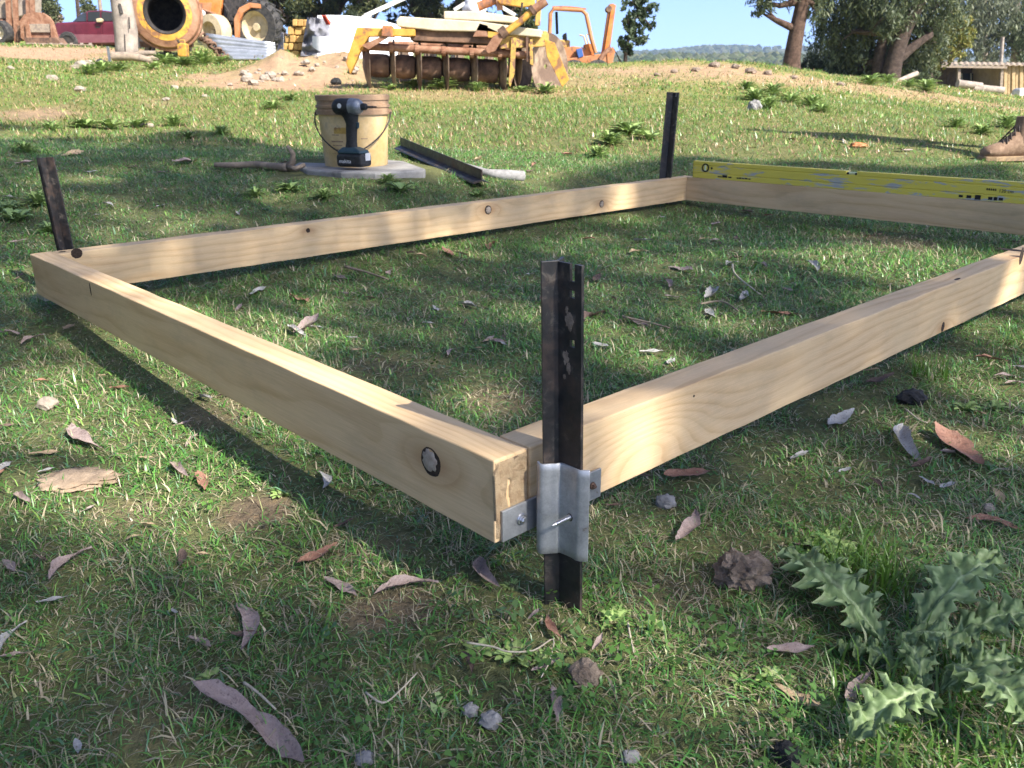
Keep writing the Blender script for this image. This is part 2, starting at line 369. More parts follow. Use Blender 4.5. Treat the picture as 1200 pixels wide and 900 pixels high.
def blades(zone):
    y0, y1, dens, L0, L1, W, seg, dry, maxr = zone
    area = (y1 - y0) * (1.5 * (y0 + y1) / 2 + 1.0); n = int(area * dens)
    t = rng.random(n); q0 = .375 * y0 * y0 + .5 * y0; q1 = .375 * y1 * y1 + .5 * y1; y = (-.5 + np.sqrt(.25 + 1.5 * (q0 + (q1 - q0) * t))) / .75
    x = (rng.random(n) * 2 - 1) * (.75 * y + .5)
    ok, inb = keep_mask(x, y); d = dirt(x, y)
    cl = vnoise(x, y, .055 if y1 < 5 else .3, 11) * .5 + vnoise(x, y, .28 if y1 < 5 else 1.1, 12) * .5
    bare = vnoise(x, y, .13, 41) * .6 + vnoise(x, y, .05, 42) * .4
    keep = ok & (rng.random(n) > d * .96) & (rng.random(n) < .25 + 1.3 * cl) & ((bare > .22) | (rng.random(n) < .3)) & ~(inb & (rng.random(n) < .5))
    x, y, cl, d, inb = x[keep], y[keep], cl[keep], d[keep], inb[keep]; n = len(x)
    z = gz(x, y) - .002
    L = (L0 + (L1 - L0) * rng.random(n) ** 1.6) * (.55 + .9 * cl); L = np.where(inb, np.minimum(L, .016), L)
    lush = np.clip((vnoise(x, y, .5 if y1 < 5 else 2.2, 13) - .25) * 1.6, 0, 1)
    th = rng.random(n) * 2 * np.pi; dx, dy = np.cos(th), np.sin(th)
    flat = rng.random(n) < (.5 if y1 < 5 else .2)
    l1 = np.where(flat, .95 + .5 * rng.random(n), .25 + .85 * rng.random(n)); l2 = l1 + .15 + .85 * rng.random(n)
    l2 = np.minimum(l2, 1.9); L = L * np.where(flat, 1.25, .85) if y1 < 5 else L
    w = W * (.5 + .5 * rng.random(n) + 1.0 * (rng.random(n) < .08))
    # colour per blade: fresh green, yellow green, straw
    pr = rng.random(n); dr = np.clip(dry + .45 * d + .35 * (1 - lush) * dry * 2 + flat * .16, 0, .9)
    idx = np.where(pr < dr, rng.choice([4, 5, 6], n, p=[.45, .3, .25]), rng.choice([0, 1, 2, 3, 7], n, p=[.30, .27, .13, .18, .12]))
    c = PAL[idx] * (.85 + .75 * rng.random((n, 1)) ** 1.5)
    if y1 > 5: c = c * np.array([1.15, .90, .85])
    P = np.stack([x, y, z], -1); D = np.stack([dx, dy, np.zeros(n)], -1); S = np.stack([-dy, dx, np.zeros(n)], -1) * w[:, None] * .5
    up = np.array([0, 0, 1.0]); s = rng.normal(0, .25, n)[:, None]
    h1 = (L * .5)[:, None]; mid = P + up * h1 * np.cos(l1)[:, None] + D * h1 * np.sin(l1)[:, None] + S * s
    tip = mid + up * h1 * np.cos(l2)[:, None] + D * h1 * np.sin(l2)[:, None] + S * s * 3
    if seg == 2:
        V = np.stack([P - S, P + S, mid + S * .85, mid - S * .85, tip], 1).reshape(-1, 3)
        o = np.arange(n)[:, None] * 5; lp = (o + np.array([[0, 1, 2, 3, 3, 2, 4]])).ravel()
        st = (np.arange(n)[:, None] * 7 + np.array([[0, 4]])).ravel(); C = np.repeat(c, 5, 0)
    else:
        V = np.stack([P - S, P + S, tip], 1).reshape(-1, 3); lp = np.arange(n * 3); st = np.arange(n) * 3; C = np.repeat(c, 3, 0)
    return V, lp, st, C
def grass_object(name, label, zones):
    Vs, Ls, Ss, Cs = [], [], [], []; vo = lo = 0
    for zn in zones:
        V, lp, st, C = blades(zn); Vs.append(V); Ls.append(lp + vo); Ss.append(st + lo); Cs.append(C); vo += len(V); lo += len(lp)
    me = fast_mesh(name, np.concatenate(Vs), np.concatenate(Ls), np.concatenate(Ss), None, M['grass'], False, np.concatenate(Cs))
    o = bpy.data.objects.new(name, me); col.objects.link(o); tag(o, label, 'grass', kind='stuff')
grass_object('lawn_grass', 'short green lawn grass mixed with dry blades around the timber frame',
             [(.25, 1.0, 125000, .008, .036, .0015, 2, .24, 1), (1.0, 2.0, 60000, .009, .036, .0019, 2, .19, 1), (2.0, 4.4, 21000, .012, .040, .0027, 2, .14, 1)])
grass_object('paddock_grass', 'sunlit yellow green paddock grass sloping up behind the timber frame',
             [(4.4, 9.5, 4600, .02, .055, .0070, 1, .15, 1), (9.5, 19, 1200, .03, .07, .015, 1, .18, 1), (19, 34, 260, .04, .11, .035, 1, .22, 1)])

# ================================================================ timber frame
def pine(name, seed, tint=(1, 1, 1), knots=()):
    t = NT(name); v = t.coord('Object', (1, 1, 1), (seed * 1.7, 0, 0))
    lo = t.coord('Object', (.55, 3, 3), (seed * 3.1, seed, 0))
    w = t.n('TexNoise'); w.inputs['Scale'].default_value = 3.2; w.inputs['Detail'].default_value = 2.5; t.l(lo, w.inputs['Vector'])
    sub = t.n('VectorMath', operation='SUBTRACT'); t.l(w.outputs['Color'], sub.inputs[0]); sub.inputs[1].default_value = (.5, .5, .5)
    scl = t.n('VectorMath', operation='SCALE'); t.l(sub.outputs[0], scl.inputs[0]); scl.inputs[3].default_value = .075
    add = t.n('VectorMath', operation='ADD'); t.l(v, add.inputs[0]); t.l(scl.outputs[0], add.inputs[1])
    ofs = t.n('VectorMath', operation='ADD'); t.l(add.outputs[0], ofs.inputs[0]); ofs.inputs[1].default_value = (0, .055 + .03 * (seed % 3), -.07 - .02 * (seed % 2))
    mul = t.n('VectorMath', operation='MULTIPLY'); t.l(ofs.outputs[0], mul.inputs[0]); mul.inputs[1].default_value = (0, 1, 1)
    ln = t.n('VectorMath', operation='LENGTH'); t.l(mul.outputs[0], ln.inputs[0])
    dist_ = ln.outputs['Value']; halo = []
    for (kx, ky, kz, kr) in knots:      # the grain flows round each knot
        sb = t.n('VectorMath', operation='SUBTRACT'); t.l(t.coord('Object'), sb.inputs[0]); sb.inputs[1].default_value = (kx, ky, kz)
        ml = t.n('VectorMath', operation='MULTIPLY'); t.l(sb.outputs[0], ml.inputs[0]); ml.inputs[1].default_value = (.42, 1, 1)
        l2 = t.n('VectorMath', operation='LENGTH'); t.l(ml.outputs[0], l2.inputs[0])
        g = t.math('POWER', 2.718, t.math('MULTIPLY', t.math('POWER', t.math('DIVIDE', l2.outputs['Value'], kr * 1.5), 2.0), -1.0))
        dist_ = t.math('ADD', dist_, t.math('MULTIPLY', g, kr * 2.2))
        if kr < .025: halo.append(t.math('POWER', g, 1.6))
    ring = t.math('FRACT', t.math('MULTIPLY', dist_, 62))
    c = t.ramp(ring, [(0, (.68, .48, .28)), (.35, (.73, .54, .335)), (.7, (.65, .45, .25)), (.9, (.53, .33, .165)), (.97, (.55, .36, .18)), (1, (.68, .48, .28))])
    soft = t.noise(t.coord('Object', (.7, 5, 5), (seed, 0, seed)), 7, 4, .6)
    c = t.mix(t.ramp(soft, [(.32, .3), (.72, .8)]), c, (.72, .545, .345))
    fib = t.noise(t.coord('Object', (6, 260, 260)), 3, 3, .7)
    c = t.mix(.55, c, t.ramp(fib, [(.3, (.78, .74, .70)), (.65, (1.06, 1.05, 1.04))]), 'MULTIPLY')
    st = t.noise(t.coord('Object', (.8, 1.8, 1.8), (seed * 2, 3, 1)), 5.5, 7, .72)
    c = t.mix(t.ramp(st, [(.5, 0.0), (.75, .5)]), c, (.36, .29, .20))
    dn = t.noise(t.coord('Object', (1, 1, 1), (seed, 0, 4)), 38, 5, .8); c = t.mix(t.ramp(dn, [(.66, 0.0), (.74, .55)]), c, (.22, .15, .09))
    spk = t.noise(t.coord('Object', (2, 5, 5), (seed, 7, 4)), 3.2, 3, .5); c = t.mix(t.ramp(spk, [(.5, 0.0), (.7, .45)]), c, (.75, .57, .35))
    for gk in halo: c = t.mix(t.math('MULTIPLY', gk, .7), c, (.36, .20, .10))
    c = t.mix(1, c, tint, 'MULTIPLY')
    t.bump(t.math('ADD', fib, t.math('MULTIPLY', ring, .3)), .25, .0012)
    return t.fin(c, .72, 0, .25)
M['knot_ring'] = weathered('knot_bark', (.025, .018, .014), (.07, .045, .03), 220, .9, bd=.002)
M['knot_core'] = weathered('knot_core', (.46, .38, .30), (.33, .26, .20), 120, .85, bd=.001)
M['endgrain'] = weathered('rough_end_grain', (.62, .46, .28), (.48, .33, .19), 90, .95, bump=1.0, bd=.003, c3=(.2, .13, .08), lo=.38)
frame = thing('timber_surround', 'rectangular frame of pale pine beams standing on edge on the grass', 'timber frame', NEAR)
def beam(b0, b1, a0, a1, seed, along, kpx=()):
    c = fr((b0 + b1) / 2, (a0 + a1) / 2, BH / 2); ax = Bb if along == 'b' else Aa
    L = (b1 - b0) if along == 'b' else (a1 - a0); n = int(L / .05)
    mb = MB(); ring = []
    for i in range(n + 1):          # slightly uneven sawn edges
        x = -L / 2 + L * i / n; e = [(random.uniform(-1, 1) * .0005, random.uniform(-1, 1) * .0006) for _ in range(4)]
        ring.append([(x, sy * TH / 2 + e[k][0], sz * BH / 2 + e[k][1]) for k, (sy, sz) in enumerate(((-1, -1), (1, -1), (1, 1), (-1, 1)))])
    vs = [q for r in ring for q in r]; fs = [(i * 4 + k, i * 4 + (k + 1) % 4, i * 4 + 4 + (k + 1) % 4, i * 4 + 4 + k) for i in range(n) for k in range(4)]
    fs += [(3, 2, 1, 0), (n * 4, n * 4 + 1, n * 4 + 2, n * 4 + 3)]
    mb.add(vs, fs)
    mw0 = Matrix.Translation(c) @ Matrix.Rotation(math.atan2(ax.y, ax.x), 4, 'Z'); kn = []
    for (px, py, P0, nn, r) in kpx: q = mw0.inverted() @ on_plane(px, py, P0, nn); kn.append((q.x, q.y, q.z, r))
    o = mb.build('beam', pine('pine_timber', seed, (1.0, .965, .89), kn), frame, bevel=.0016)
    o.location = c - NEAR; o.rotation_euler = (0, 0, math.atan2(ax.y, ax.x))
    mw = Matrix.Translation(c) @ Matrix.Rotation(math.atan2(ax.y, ax.x), 4, 'Z')
    return o, mw
bF, mF = beam(0, TH, 0, LA, 2, 'a', [(505, 541, fr(0, 0, 0), -Bb, .017)]); bR, mR = beam(TH + .003, LB + .25, 0, TH, 3, 'b', [(760, 520, fr(0, 0, 0), -Aa, .03), (1105, 383, fr(0, 0, 0), -Aa, .012), (1195, 296, fr(0, 0, 0), -Aa, .02)])
bL, mL = beam(TH + .001, LB - TH - .001, LA - TH, LA, 4, 'b', [(572, 246, fr(0, LA - TH, 0), -Aa, .016), (705, 239, fr(0, LA - TH, 0), -Aa, .014), (361, 270, fr(0, LA - TH, 0), -Aa, .010)]); bK, mK = beam(LB - TH, LB, .05, LA, 5, 'a')
def knot(o, mw, px, py, P0, n, rw, rh, core=True, name='knot', ax=None):
    P = on_plane(px, py, P0, n); inv = mw.inverted(); c = inv @ P; nn = inv.to_3x3() @ Vector(n).normalized()
    u = Vector((1, 0, 0)); v = nn.cross(u).normalized(); mb = MB(); k = 22
    ph = [1 + random.uniform(-.035, .035) for _ in range(k)]
    def loop(s, h): return [c + (u * math.cos(2 * math.pi * i / k) * rw + v * math.sin(2 * math.pi * i / k) * rh) * s * ph[i] + nn * h for i in range(k)]
    prof = [(1.05, -.0002), (1.0, .0004), (.94, .0005), (.86, .0003), (.2, .0003)]
    vs = [q for s, h in prof for q in loop(s, h)]
    fs = [(i * k + j, i * k + (j + 1) % k, i * k + k + (j + 1) % k, i * k + k + j) for i in range(len(prof) - 1) for j in range(k)] + [[(len(prof) - 1) * k + j for j in range(k)]]
    kn = mb.add(vs, fs).build(name, M['knot_ring'], o, smooth=True)
    if core:
        m2 = MB(); ph = [q * (1 if (i * 7) % 22 > 5 else .8) for i, q in enumerate(ph)]; c = c + u * rw * .10 - v * rh * .06; prof = [(.80, .0004), (.76, .0010), (.3, .0013)]
        vs = [q for s, h in prof for q in loop(s, h)]
        fs = [(i * k + j, i * k + (j + 1) % k, i * k + k + (j + 1) % k, i * k + k + j) for i in range(len(prof) - 1) for j in range(k)] + [[(len(prof) - 1) * k + j for j in range(k)]]
        kc = m2.add(vs, fs).build('knot_core', M['knot_core'], o, smooth=True)
knot(bF, mF, 505, 541, fr(0, 0, 0), -Bb, .0165, .0165)
knot(bL, mL, 572, 246, fr(0, LA - TH, 0), -Aa, .014, .014); knot(bL, mL, 705, 239, fr(0, LA - TH, 0), -Aa, .012, .013)
knot(bL, mL, 361, 270, fr(0, LA - TH, 0), -Aa, .006, .006, False)
knot(bL, mL, 90, 297, fr(0, LA - TH, 0), -Aa, .012, .011, False)
knot(bL, mL, 73, 295, fr(0, 0, BH), Vector((0, 0, 1)), .008, .006, False)
knot(bR, mR, 1105, 383, fr(0, 0, 0), -Aa, .006, .009, False); knot(bR, mR, 813, 464, fr(0, 0, 0), -Aa, .0016, .0016, False); knot(bR, mR, 1122, 327, fr(0, 0, BH), Vector((0, 0, 1)), .012, .003, False)
knot(bR, mR, 1187, 293, fr(0, 0, BH), Vector((0, 0, 1)), .011, .03, False, 'gum_streak'); knot(bR, mR, 1197, 300, fr(0, 0, 0), -Aa, .010, .018, False, 'gum_streak')
knot(bF, mF, 106, 339, fr(0, 0, 0), -Bb, .0022, .012, False, 'pencil_mark')
# rough end grain of the front beam with a split and a torn edge
mb = MB()
def eg(u, v):
    w = .0012 + .0022 * abs(mnoise.noise(Vector((u * 9, v * 14, 3)))) + .0015 * mnoise.noise(Vector((u * 31, v * 40, 1)))
    if abs(u - .62 - .08 * mnoise.noise(Vector((v * 4, 0, 0)))) < .035 and v < .75: w -= .006
    if u < .03 or u > .97 or v < .03 or v > .97: w = -.0006
    return Vector((-LA / 2 - w, (-.5 + u) * (TH - .002), (-.5 + v) * (BH - .002)))
mb.grid(eg, 26, 44).build('end_grain', M['endgrain'], bF, smooth=True)
mb = MB(); mb.prism([(-LA / 2 + .001, TH / 2 - .006, -.005), (-LA / 2 + .001, TH / 2 + .0005, -.02), (-LA / 2 + .001, TH / 2 + .002, .03), (-LA / 2 + .001, TH / 2 - .004, .041)], (-.0045, 0, 0)).build('torn_splinter', M['endgrain'], bF, bevel=.0008)

# ---------------------------------------------------------------- steel pickets
def picket_mat():
    t = NT('black_tarred_steel'); v = t.coord(); a = t.noise(v, 45, 6, .7, .4); b = t.noise(v, 14, 5, .7)
    c = t.ramp(a, [(.35, (.008, .008, .009)), (.56, (.022, .021, .022)), (.66, (.10, .085, .07)), (.78, (.28, .25, .22))])
    c = t.mix(t.ramp(b, [(.50, 0.0), (.68, .8)]), c, (.085, .052, .036))
    t.bump(a, .3, .0015); return t.fin(c, t.ramp(b, [(.4, .38), (.7, .75)]), .0, .5)
M['picket'] = picket_mat()
def picket(name, label, base, H, angs, lens, lean=(0, 0), depth=.12, holes=(), notch=True):
    root = thing(name, label, 'picket', base, 0, 'black steel pickets at the frame corners')
    root.rotation_euler = (lean[0], lean[1], 0); tk = .0034
    def d(a): return Vector((math.cos(a), math.sin(a), 0))
    f1, f2, f3 = [R_(a) for a in angs]
    mb = MB(); t2 = tk / 2
    def tipp(a, l): p = d(a + math.pi / 2) * t2; return d(a) * l + p, d(a) * l - p
    def junc(a, b):    # inner corner between flange a and flange b
        m = d(a) + d(b); m.normalize(); return m * (t2 / max(.3, math.sin(abs((b - a)) / 2)))
    a2, b2 = tipp(f2, lens[1]); a3, b3 = tipp(f3, lens[2])
    sgn = 1 if math.sin(f3 - f2) > 0 else -1
    pts = [a2, b2, d(f1) * t2 * .8, a3, b3, (d(f2) + d(f3)).normalized() * t2 * 1.3]
    import functools
    pts.sort(key=lambda q: math.atan2(q.y, q.x))
    mb.prism([q + Vector((0, 0, -depth)) for q in pts], (0, 0, H + depth))
    mb.build('stem', M['picket'], root, bevel=.0006)
    # the wide flange with its wire holes and a notch at the head
    fb = MB(); l1 = lens[0]; pr = d(f1 + math.pi / 2) * t2; zs = [(-depth, None)]
    cuts = sorted([(z - .0035, z + .0035, .62) for z in holes] + ([(H - .017, H + .001, .62)] if notch else []))
    z = -depth
    def slab(u0, u1, z0, z1):
        fb.prism([d(f1) * u0 - pr + Vector((0, 0, z0)), d(f1) * u1 - pr + Vector((0, 0, z0)), d(f1) * u1 - pr + Vector((0, 0, z1)), d(f1) * u0 - pr + Vector((0, 0, z1))], pr * 2)
    for (z0, z1, u) in cuts:
        slab(t2 * .7, l1, z, z0); slab(t2 * .7, l1 * u - .003, z0, min(z1, H - .001)); slab(l1 * u + .003, l1, z0, min(z1, H - .001)); z = z1
    if z < H - .001: slab(t2 * .7, l1, z, H - .001)
    fb.build('flange', M['picket'], root)
    return root
pc = fr(.0635, -.030, 0); pbase = Vector((pc.x, pc.y, g1(pc.x, pc.y)))
ptop = at(659, 304, pc.y).z
near_picket = picket('steel_picket', 'black steel picket clamped to a frame corner by a galvanised bracket and screw', pbase, ptop - pbase.z, (-47, -167, 73), (.030, .0168, .0168), (R_(.4), R_(-.9)), holes=[at(672, 340, pc.y).z - pbase.z, at(672, 397, pc.y).z - pbase.z])
_nm = dd_ = None
def splash(cx, cz, w, h, seed):
    r = random.Random(seed); d1 = Vector((math.cos(R_(-47)), math.sin(R_(-47)), 0)); n1 = Vector((math.cos(R_(-137)), math.sin(R_(-137)), 0))
    pts = [d1 * (cx + w * math.cos(2 * math.pi * i / 18) * r.uniform(.55, 1.15)) + n1 * .0018 + Vector((0, 0, cz + h * math.sin(2 * math.pi * i / 18) * r.uniform(.6, 1.2))) for i in range(18)]
    MB().prism(pts, n1 * .0003).build('paint_splash', M['clod'], near_picket)
for k, (px, py, w, h) in enumerate(((675, 375, .0055, .009), (672, 362, .002, .004), (670, 418, .004, .008), (673, 430, .003, .006), (668, 440, .002, .003))):
    q = on_plane(px, py, pc, Bb) - pc; splash(max(.005, min(.026, q.dot(-Aa))), q.z - pbase.z, w, h, k)
q = fr(.085, LA + .035, 0); qb = Vector((q.x, q.y, g1(q.x, q.y))); qt = at(55, 184, q.y + .02)
mid = at(75, 290, q.y)
dz = qt.z - mid.z; ly = math.atan2(qt.x - mid.x, dz)
qb = Vector((mid.x - math.tan(ly) * (mid.z - qb.z), q.y, qb.z))
picket('steel_picket', 'short black steel picket leaning outward behind the far end of the front beam', qb, (qt.z - qb.z) / math.cos(ly), (-100, -5, 175), (.02, .0205, .0205), (R_(-2), ly), notch=False)
q = fr(LB - .13, LA + .035, 0); tb = at(779, 206, q.y); tt = at(788, 108, q.y); zb = g1(tb.x, q.y)
picket('steel_picket', 'black steel picket standing behind the frame corner at the end of the spirit level', (tb.x, q.y, zb), tt.z - zb, (-62, 178, 20), (.032, .026, .026), (R_(0), math.atan2(tt.x - tb.x, tt.z - tb.z)), holes=[.3])

# ---------------------------------------------------------------- corner bracket
M['galv_bright'] = weathered('galvanised_bracket', (.36, .37, .385), (.50, .51, .525), 60, .45, .65, bump=.12, bd=.0006, c3=(.22, .19, .16), lo=.34)
M['zinc'] = weathered('zinc_screw', (.62, .63, .65), (.50, .51, .54), 200, .3, .9, bump=0)
M['weld'] = weathered('weld_metal', (.42, .41, .40), (.62, .61, .60), 160, .4, .7, bump=.5, bd=.001)
def dd(a): return Vector((math.cos(R_(a)), math.sin(R_(a)), 0))
z1 = at(645, 549, pc.y - .02).z; z0 = at(645, 655, pc.y - .02).z
tilt = Vector((0, 0, 0))
plan = [dd(-167) * .0235 + dd(-77) * -.0035, dd(-167) * .0235 + dd(-77) * .0025, dd(-167) * .0205 + dd(-77) * .0052, dd(-167) * .013 + dd(-77) * .0058, dd(-107) * .0078 + dd(-167) * .003, dd(-107) * .0072, dd(-47) * .008 + dd(-137) * .0050,
        dd(-47) * .019 + dd(-137) * .0042, dd(-47) * .027 + dd(-137) * .0048, dd(-47) * .032 + dd(-137) * .0022, dd(-47) * .036 + dd(-137) * -.0016]
off = [(pc - NEAR) + q for q in plan]
# round the section with a Catmull-Rom pass
def smooth_path(P, k=5):
    out = []
    for i in range(len(P) - 1):
        p0, p1, p2, p3 = P[max(i - 1, 0)], P[i], P[i + 1], P[min(i + 2, len(P) - 1)]
        for j in range(k):
            t = j / k; out.append(.5 * ((2 * p1) + (p2 - p0) * t + (2 * p0 - 5 * p1 + 4 * p2 - p3) * t * t + (3 * p1 - p0 - 3 * p2 + p3) * t ** 3))
    return out + [P[-1]]
off = smooth_path(off, 4); mb = MB(); nz = 12
mb.grid(lambda u, v: off[round(u * (len(off) - 1))] + Vector((0, 0, z0 + (z1 - z0) * v)) , len(off) - 1, nz)
br = mb.build('corner_bracket', M['galv_bright'], frame, smooth='auto', solid=.0026); br.modifiers.new('bevel', 'BEVEL').width = .0004
def onbar(px, py, o=.004): return on_plane(px, py, fr(0, -o, 0), -Aa) - NEAR
p1, p2, p3, p4 = onbar(588, 601), onbar(589, 639), onbar(704, 577), onbar(704, 547)
zt = (p1.z + p4.z) / 2; zb_ = (p2.z + p3.z) / 2; b0 = p1.dot(Bb); b1 = p4.dot(Bb)
ba = lambda b, z, o: Bb * b - Aa * o + Vector((0, 0, z))
mb = MB(); mb.prism([ba(b0, zb_, .0018), ba(b1, zb_, .0018), ba(b1, zt, .0018), ba(b0, zt, .0018)], -Aa * .0034).build('flat_bar', M['galv_bright'], br, bevel=.0006)
for i in range(7):
    zz = zb_ + .004 + (zt - zb_ - .006) * i / 6; s = onbar(632, 590, .005); bb = s.dot(Bb) + .001 * random.uniform(-1, 1) - .0012
    if i == 0: wb = MB()
    wb.blob(ba(bb, zz, .0062), (.0035, .0028, .0034), 2, .3, 1.4, i)
wb.build('weld_bead', M['weld'], br, smooth=True)
def screw_head(px, py, r, mat):
    c = onbar(px, py, .0055); Mx = Matrix.Translation(c) @ (-Aa).to_track_quat('Z', 'Y').to_matrix().to_4x4()
    m = MB(); m.lathe([(r, 0), (r * 1.02, .0008), (r * .92, .0018), (r * .62, .0020)], 24, Mx); m.lathe([(r * .58, .0018), (r * .56, .0048), (r * .45, .0054), (.0001, .0054)], 6, Mx)
    return m.build('screw_head', mat, br, smooth='auto')
screw_head(611, 608, .0062, M['zinc']); screw_head(694, 569, .0042, M['rust_dark'])
hole = on_plane(672, 604, pc, Bb) - NEAR; axis = (-Bb).to_track_quat('Z', 'Y').to_matrix().to_4x4()
Mx = Matrix.Translation(hole + Bb * .006) @ axis
prof = [(.0022, 0)]; L = .037; npt = 26
for i in range(npt):
    zz = .004 + (L - .010) * i / npt; k = 1 - .25 * (i / npt); prof += [(.0021 * k, zz), (.0031 * k, zz + .0006), (.0021 * k, zz + .0011)]
prof += [(.0018, L - .006), (.0002, L)]
MB().lathe(prof, 14, Mx).build('protruding_screw', M['zinc'], br, smooth='auto')
Mx = Matrix.Translation(hole - Bb * .0046) @ axis; MB().lathe([(.0036, 0), (.0044, .0009), (.0036, .0012), (.0022, .0008)], 16, Mx).build('screw_hole', M['dark'], br, smooth=True)
# small offcut of galvanised foot under the far end of the front beam
fo = fr(.02, LA - .012, 0); mb = MB(); mb.bar(fr(.0225, LA + .006, -.012) - NEAR, fr(.0225, LA + .006, .04) - NEAR, .034, .004, up=Aa)
mb.box(fr(.0225, LA - .012, -.006) - NEAR, (.05, .04, .012), Matrix.Rotation(math.atan2(Aa.y, Aa.x), 3, 'Z')).build('end_bracket', M['galv_bright'], frame, bevel=.001)

# ---------------------------------------------------------------- spirit level
def level_mat():
    t = NT('worn_yellow_level_paint'); v = t.coord('Object', (1.0, 9, 7)); a = t.noise(v, 9, 8, .68, .5); b = t.noise(t.coord('Object', (2, 2, 2)), 2.2, 3)
    sp = t.n('SeparateXYZ'); c0 = t.n('TexCoord'); t.l(c0.outputs['Object'], sp.inputs[0])
    f = t.math('ADD', a, t.math('MULTIPLY', t.math('SUBTRACT', b, .5), .35)); f = t.math('ADD', f, t.math('MULTIPLY', sp.outputs[2], 1.1))
    k = t.ramp(f, [(.44, 1.0), (.49, 0.0)])
    c = t.mix(k, (.70, .58, .09), t.ramp(a, [(.3, (.36, .36, .35)), (.6, (.5, .5, .48))])); 
    t.bump(k, .15, .0005); return t.fin(c, .5, 0, .45)
M['level'] = level_mat(); M['ink'] = NT('black_print').fin((.012, .012, .014), .6)
M['vial'] = NT('pale_vial').fin((.62, .66, .40), .15); M['cap'] = weathered('yellow_end_cap', (.62, .5, .05), (.5, .4, .06), 60, .6)
lb = LB - TH + .014; LZ = BH + .0008; LH = .063; a_l = 1.468; LLEN = 1.2
lroot = thing('spirit_level', 'long yellow spirit level with worn paint resting on the back timber beam', 'spirit level', fr(lb, a_l, LZ), math.atan2(-Aa.y, -Aa.x))
# local x runs along the level towards the right, -y faces the inside of the frame
hw = .0125; prof = [(-hw, 0), (hw, 0), (hw, LH), (-hw, LH), (-hw, .050), (-hw + .0022, .0485), (-hw + .0022, .0465), (-hw, .045), (-hw, .0215), (-hw + .0022, .020), (-hw + .0022, .018), (-hw, .0165)]
xn0 = .628; xn1 = .668
mb = MB(); mb.prism([(0.004, y, z) for y, z in prof], (xn0 - .004, 0, 0)); mb.prism([(xn1, y, z) for y, z in prof], (LLEN - xn1 - .004, 0, 0))
pl = [(y, z) for y, z in prof if z < .049]; pl = [(-hw, 0), (hw, 0), (hw, .051), (-hw + .0001, .051), (-hw, .045), (-hw, .0215), (-hw + .0022, .020), (-hw + .0022, .018), (-hw, .0165)]
mb.prism([(xn0, y, z) for y, z in pl], (xn1 - xn0, 0, 0)); body = mb.build('level_body', M['level'], lroot, bevel=.0006)
for x0 in (0, LLEN - .004): MB().box((x0 + .002, 0, LH / 2), (.004, .026, LH + .001)).build('end_cap', M['cap'], lroot, bevel=.0008)
MB().tube([(xn0 + .003, -.001, .055), (xn1 - .003, -.001, .055)], .005, 12).build('vial', M['vial'], lroot, smooth='auto')
for xx in (xn0 + .006, xn1 - .006): MB().box((xx, 0, .054), (.006, .02, .008)).build('vial_clip', M['ink'], lroot, bevel=.001)
def disc_y(mb, x, z, r, r2, y, th, n=24):
    Mx = Matrix.Translation((x, y, z)) @ Matrix.Rotation(math.pi / 2, 4, 'X'); mb.lathe([(r2, 0), (r, 0), (r, th), (r2, th)], n, Mx, closed=True) if r2 > 0 else mb.lathe([(.0001, 0), (r, 0), (r, th), (.0001, th)], n, Mx)
xv = .058; zv = .040
mb = MB(); disc_y(mb, xv, zv, .0165, .0115, -hw + .0005, .0022); vr = mb.build('vial_ring', M['ink'], lroot)
mb = MB(); disc_y(mb, xv, zv, .0118, 0, -hw + .0004, .001); mb.build('vial_window', M['level'], lroot)
MB().tube([(xv, -hw - .0015, zv - .010), (xv, -hw - .0015, zv + .010)], .0042, 10).build('vial', M['vial'], lroot, smooth='auto')
mb = MB(); disc_y(mb, xv + .029, zv, .0042, 0, -hw + .0003, .0012); mb.build('rivet', M['ink'], lroot)
def text_mesh(s, size, name, mat, parent, loc, rot, depth=.0003):
    cu = bpy.data.curves.new(name, 'FONT'); cu.body = s; cu.size = size; cu.extrude = depth; cu.align_x = 'LEFT'
    tmp = bpy.data.objects.new(name, cu); col.objects.link(tmp)
    me = bpy.data.meshes.new_from_object(tmp.evaluated_get(bpy.context.evaluated_depsgraph_get())); bpy.data.objects.remove(tmp)
    me.materials.clear(); me.materials.append(mat); o = bpy.data.objects.new(name, me); col.objects.link(o); o.parent = parent; o.location = loc; o.rotation_euler = rot; return o
FR = (math.pi / 2, 0, 0)
text_mesh('120 cm', .014, 'printed_length', M['ink'], lroot, (1.118, -hw - .0006, .0295), FR)
for k in range(5): MB().box((1.085 + k * .006, -hw - .0004, .036), (.004, .0008, .006)).build('printed_mark', M['ink'], lroot)
for x0, w, h in ((1.012, .012, .007), (1.036, .014, .009), (1.062, .017, .014), (1.098, .012, .009), (1.113, .010, .010), (1.128, .012, .008)): MB().box((x0, -hw - .0004, .0095), (w, .0008, h)).build('printed_mark', M['ink'], lroot)
for x0, w, h in ((.126, .018, .004), (.148, .022, .009), (.171, .014, .005), (.205, .008, .004), (.216, .010, .005), (.229, .010, .004), (.242, .012, .005), (.256, .010, .004)): MB().box((x0, -hw - .0004, .0105 + .5 * (h - .004)), (w, .0008, h)).build('printed_logo', M['ink'], lroot)

# ================================================================ things lying on the grass
def obj_on(name, mb, mat, label, cat, loc, group=None, **kw):
    o = mb.build(name, mat, None, **kw); o.location = loc; return tag(o, label, cat, group)
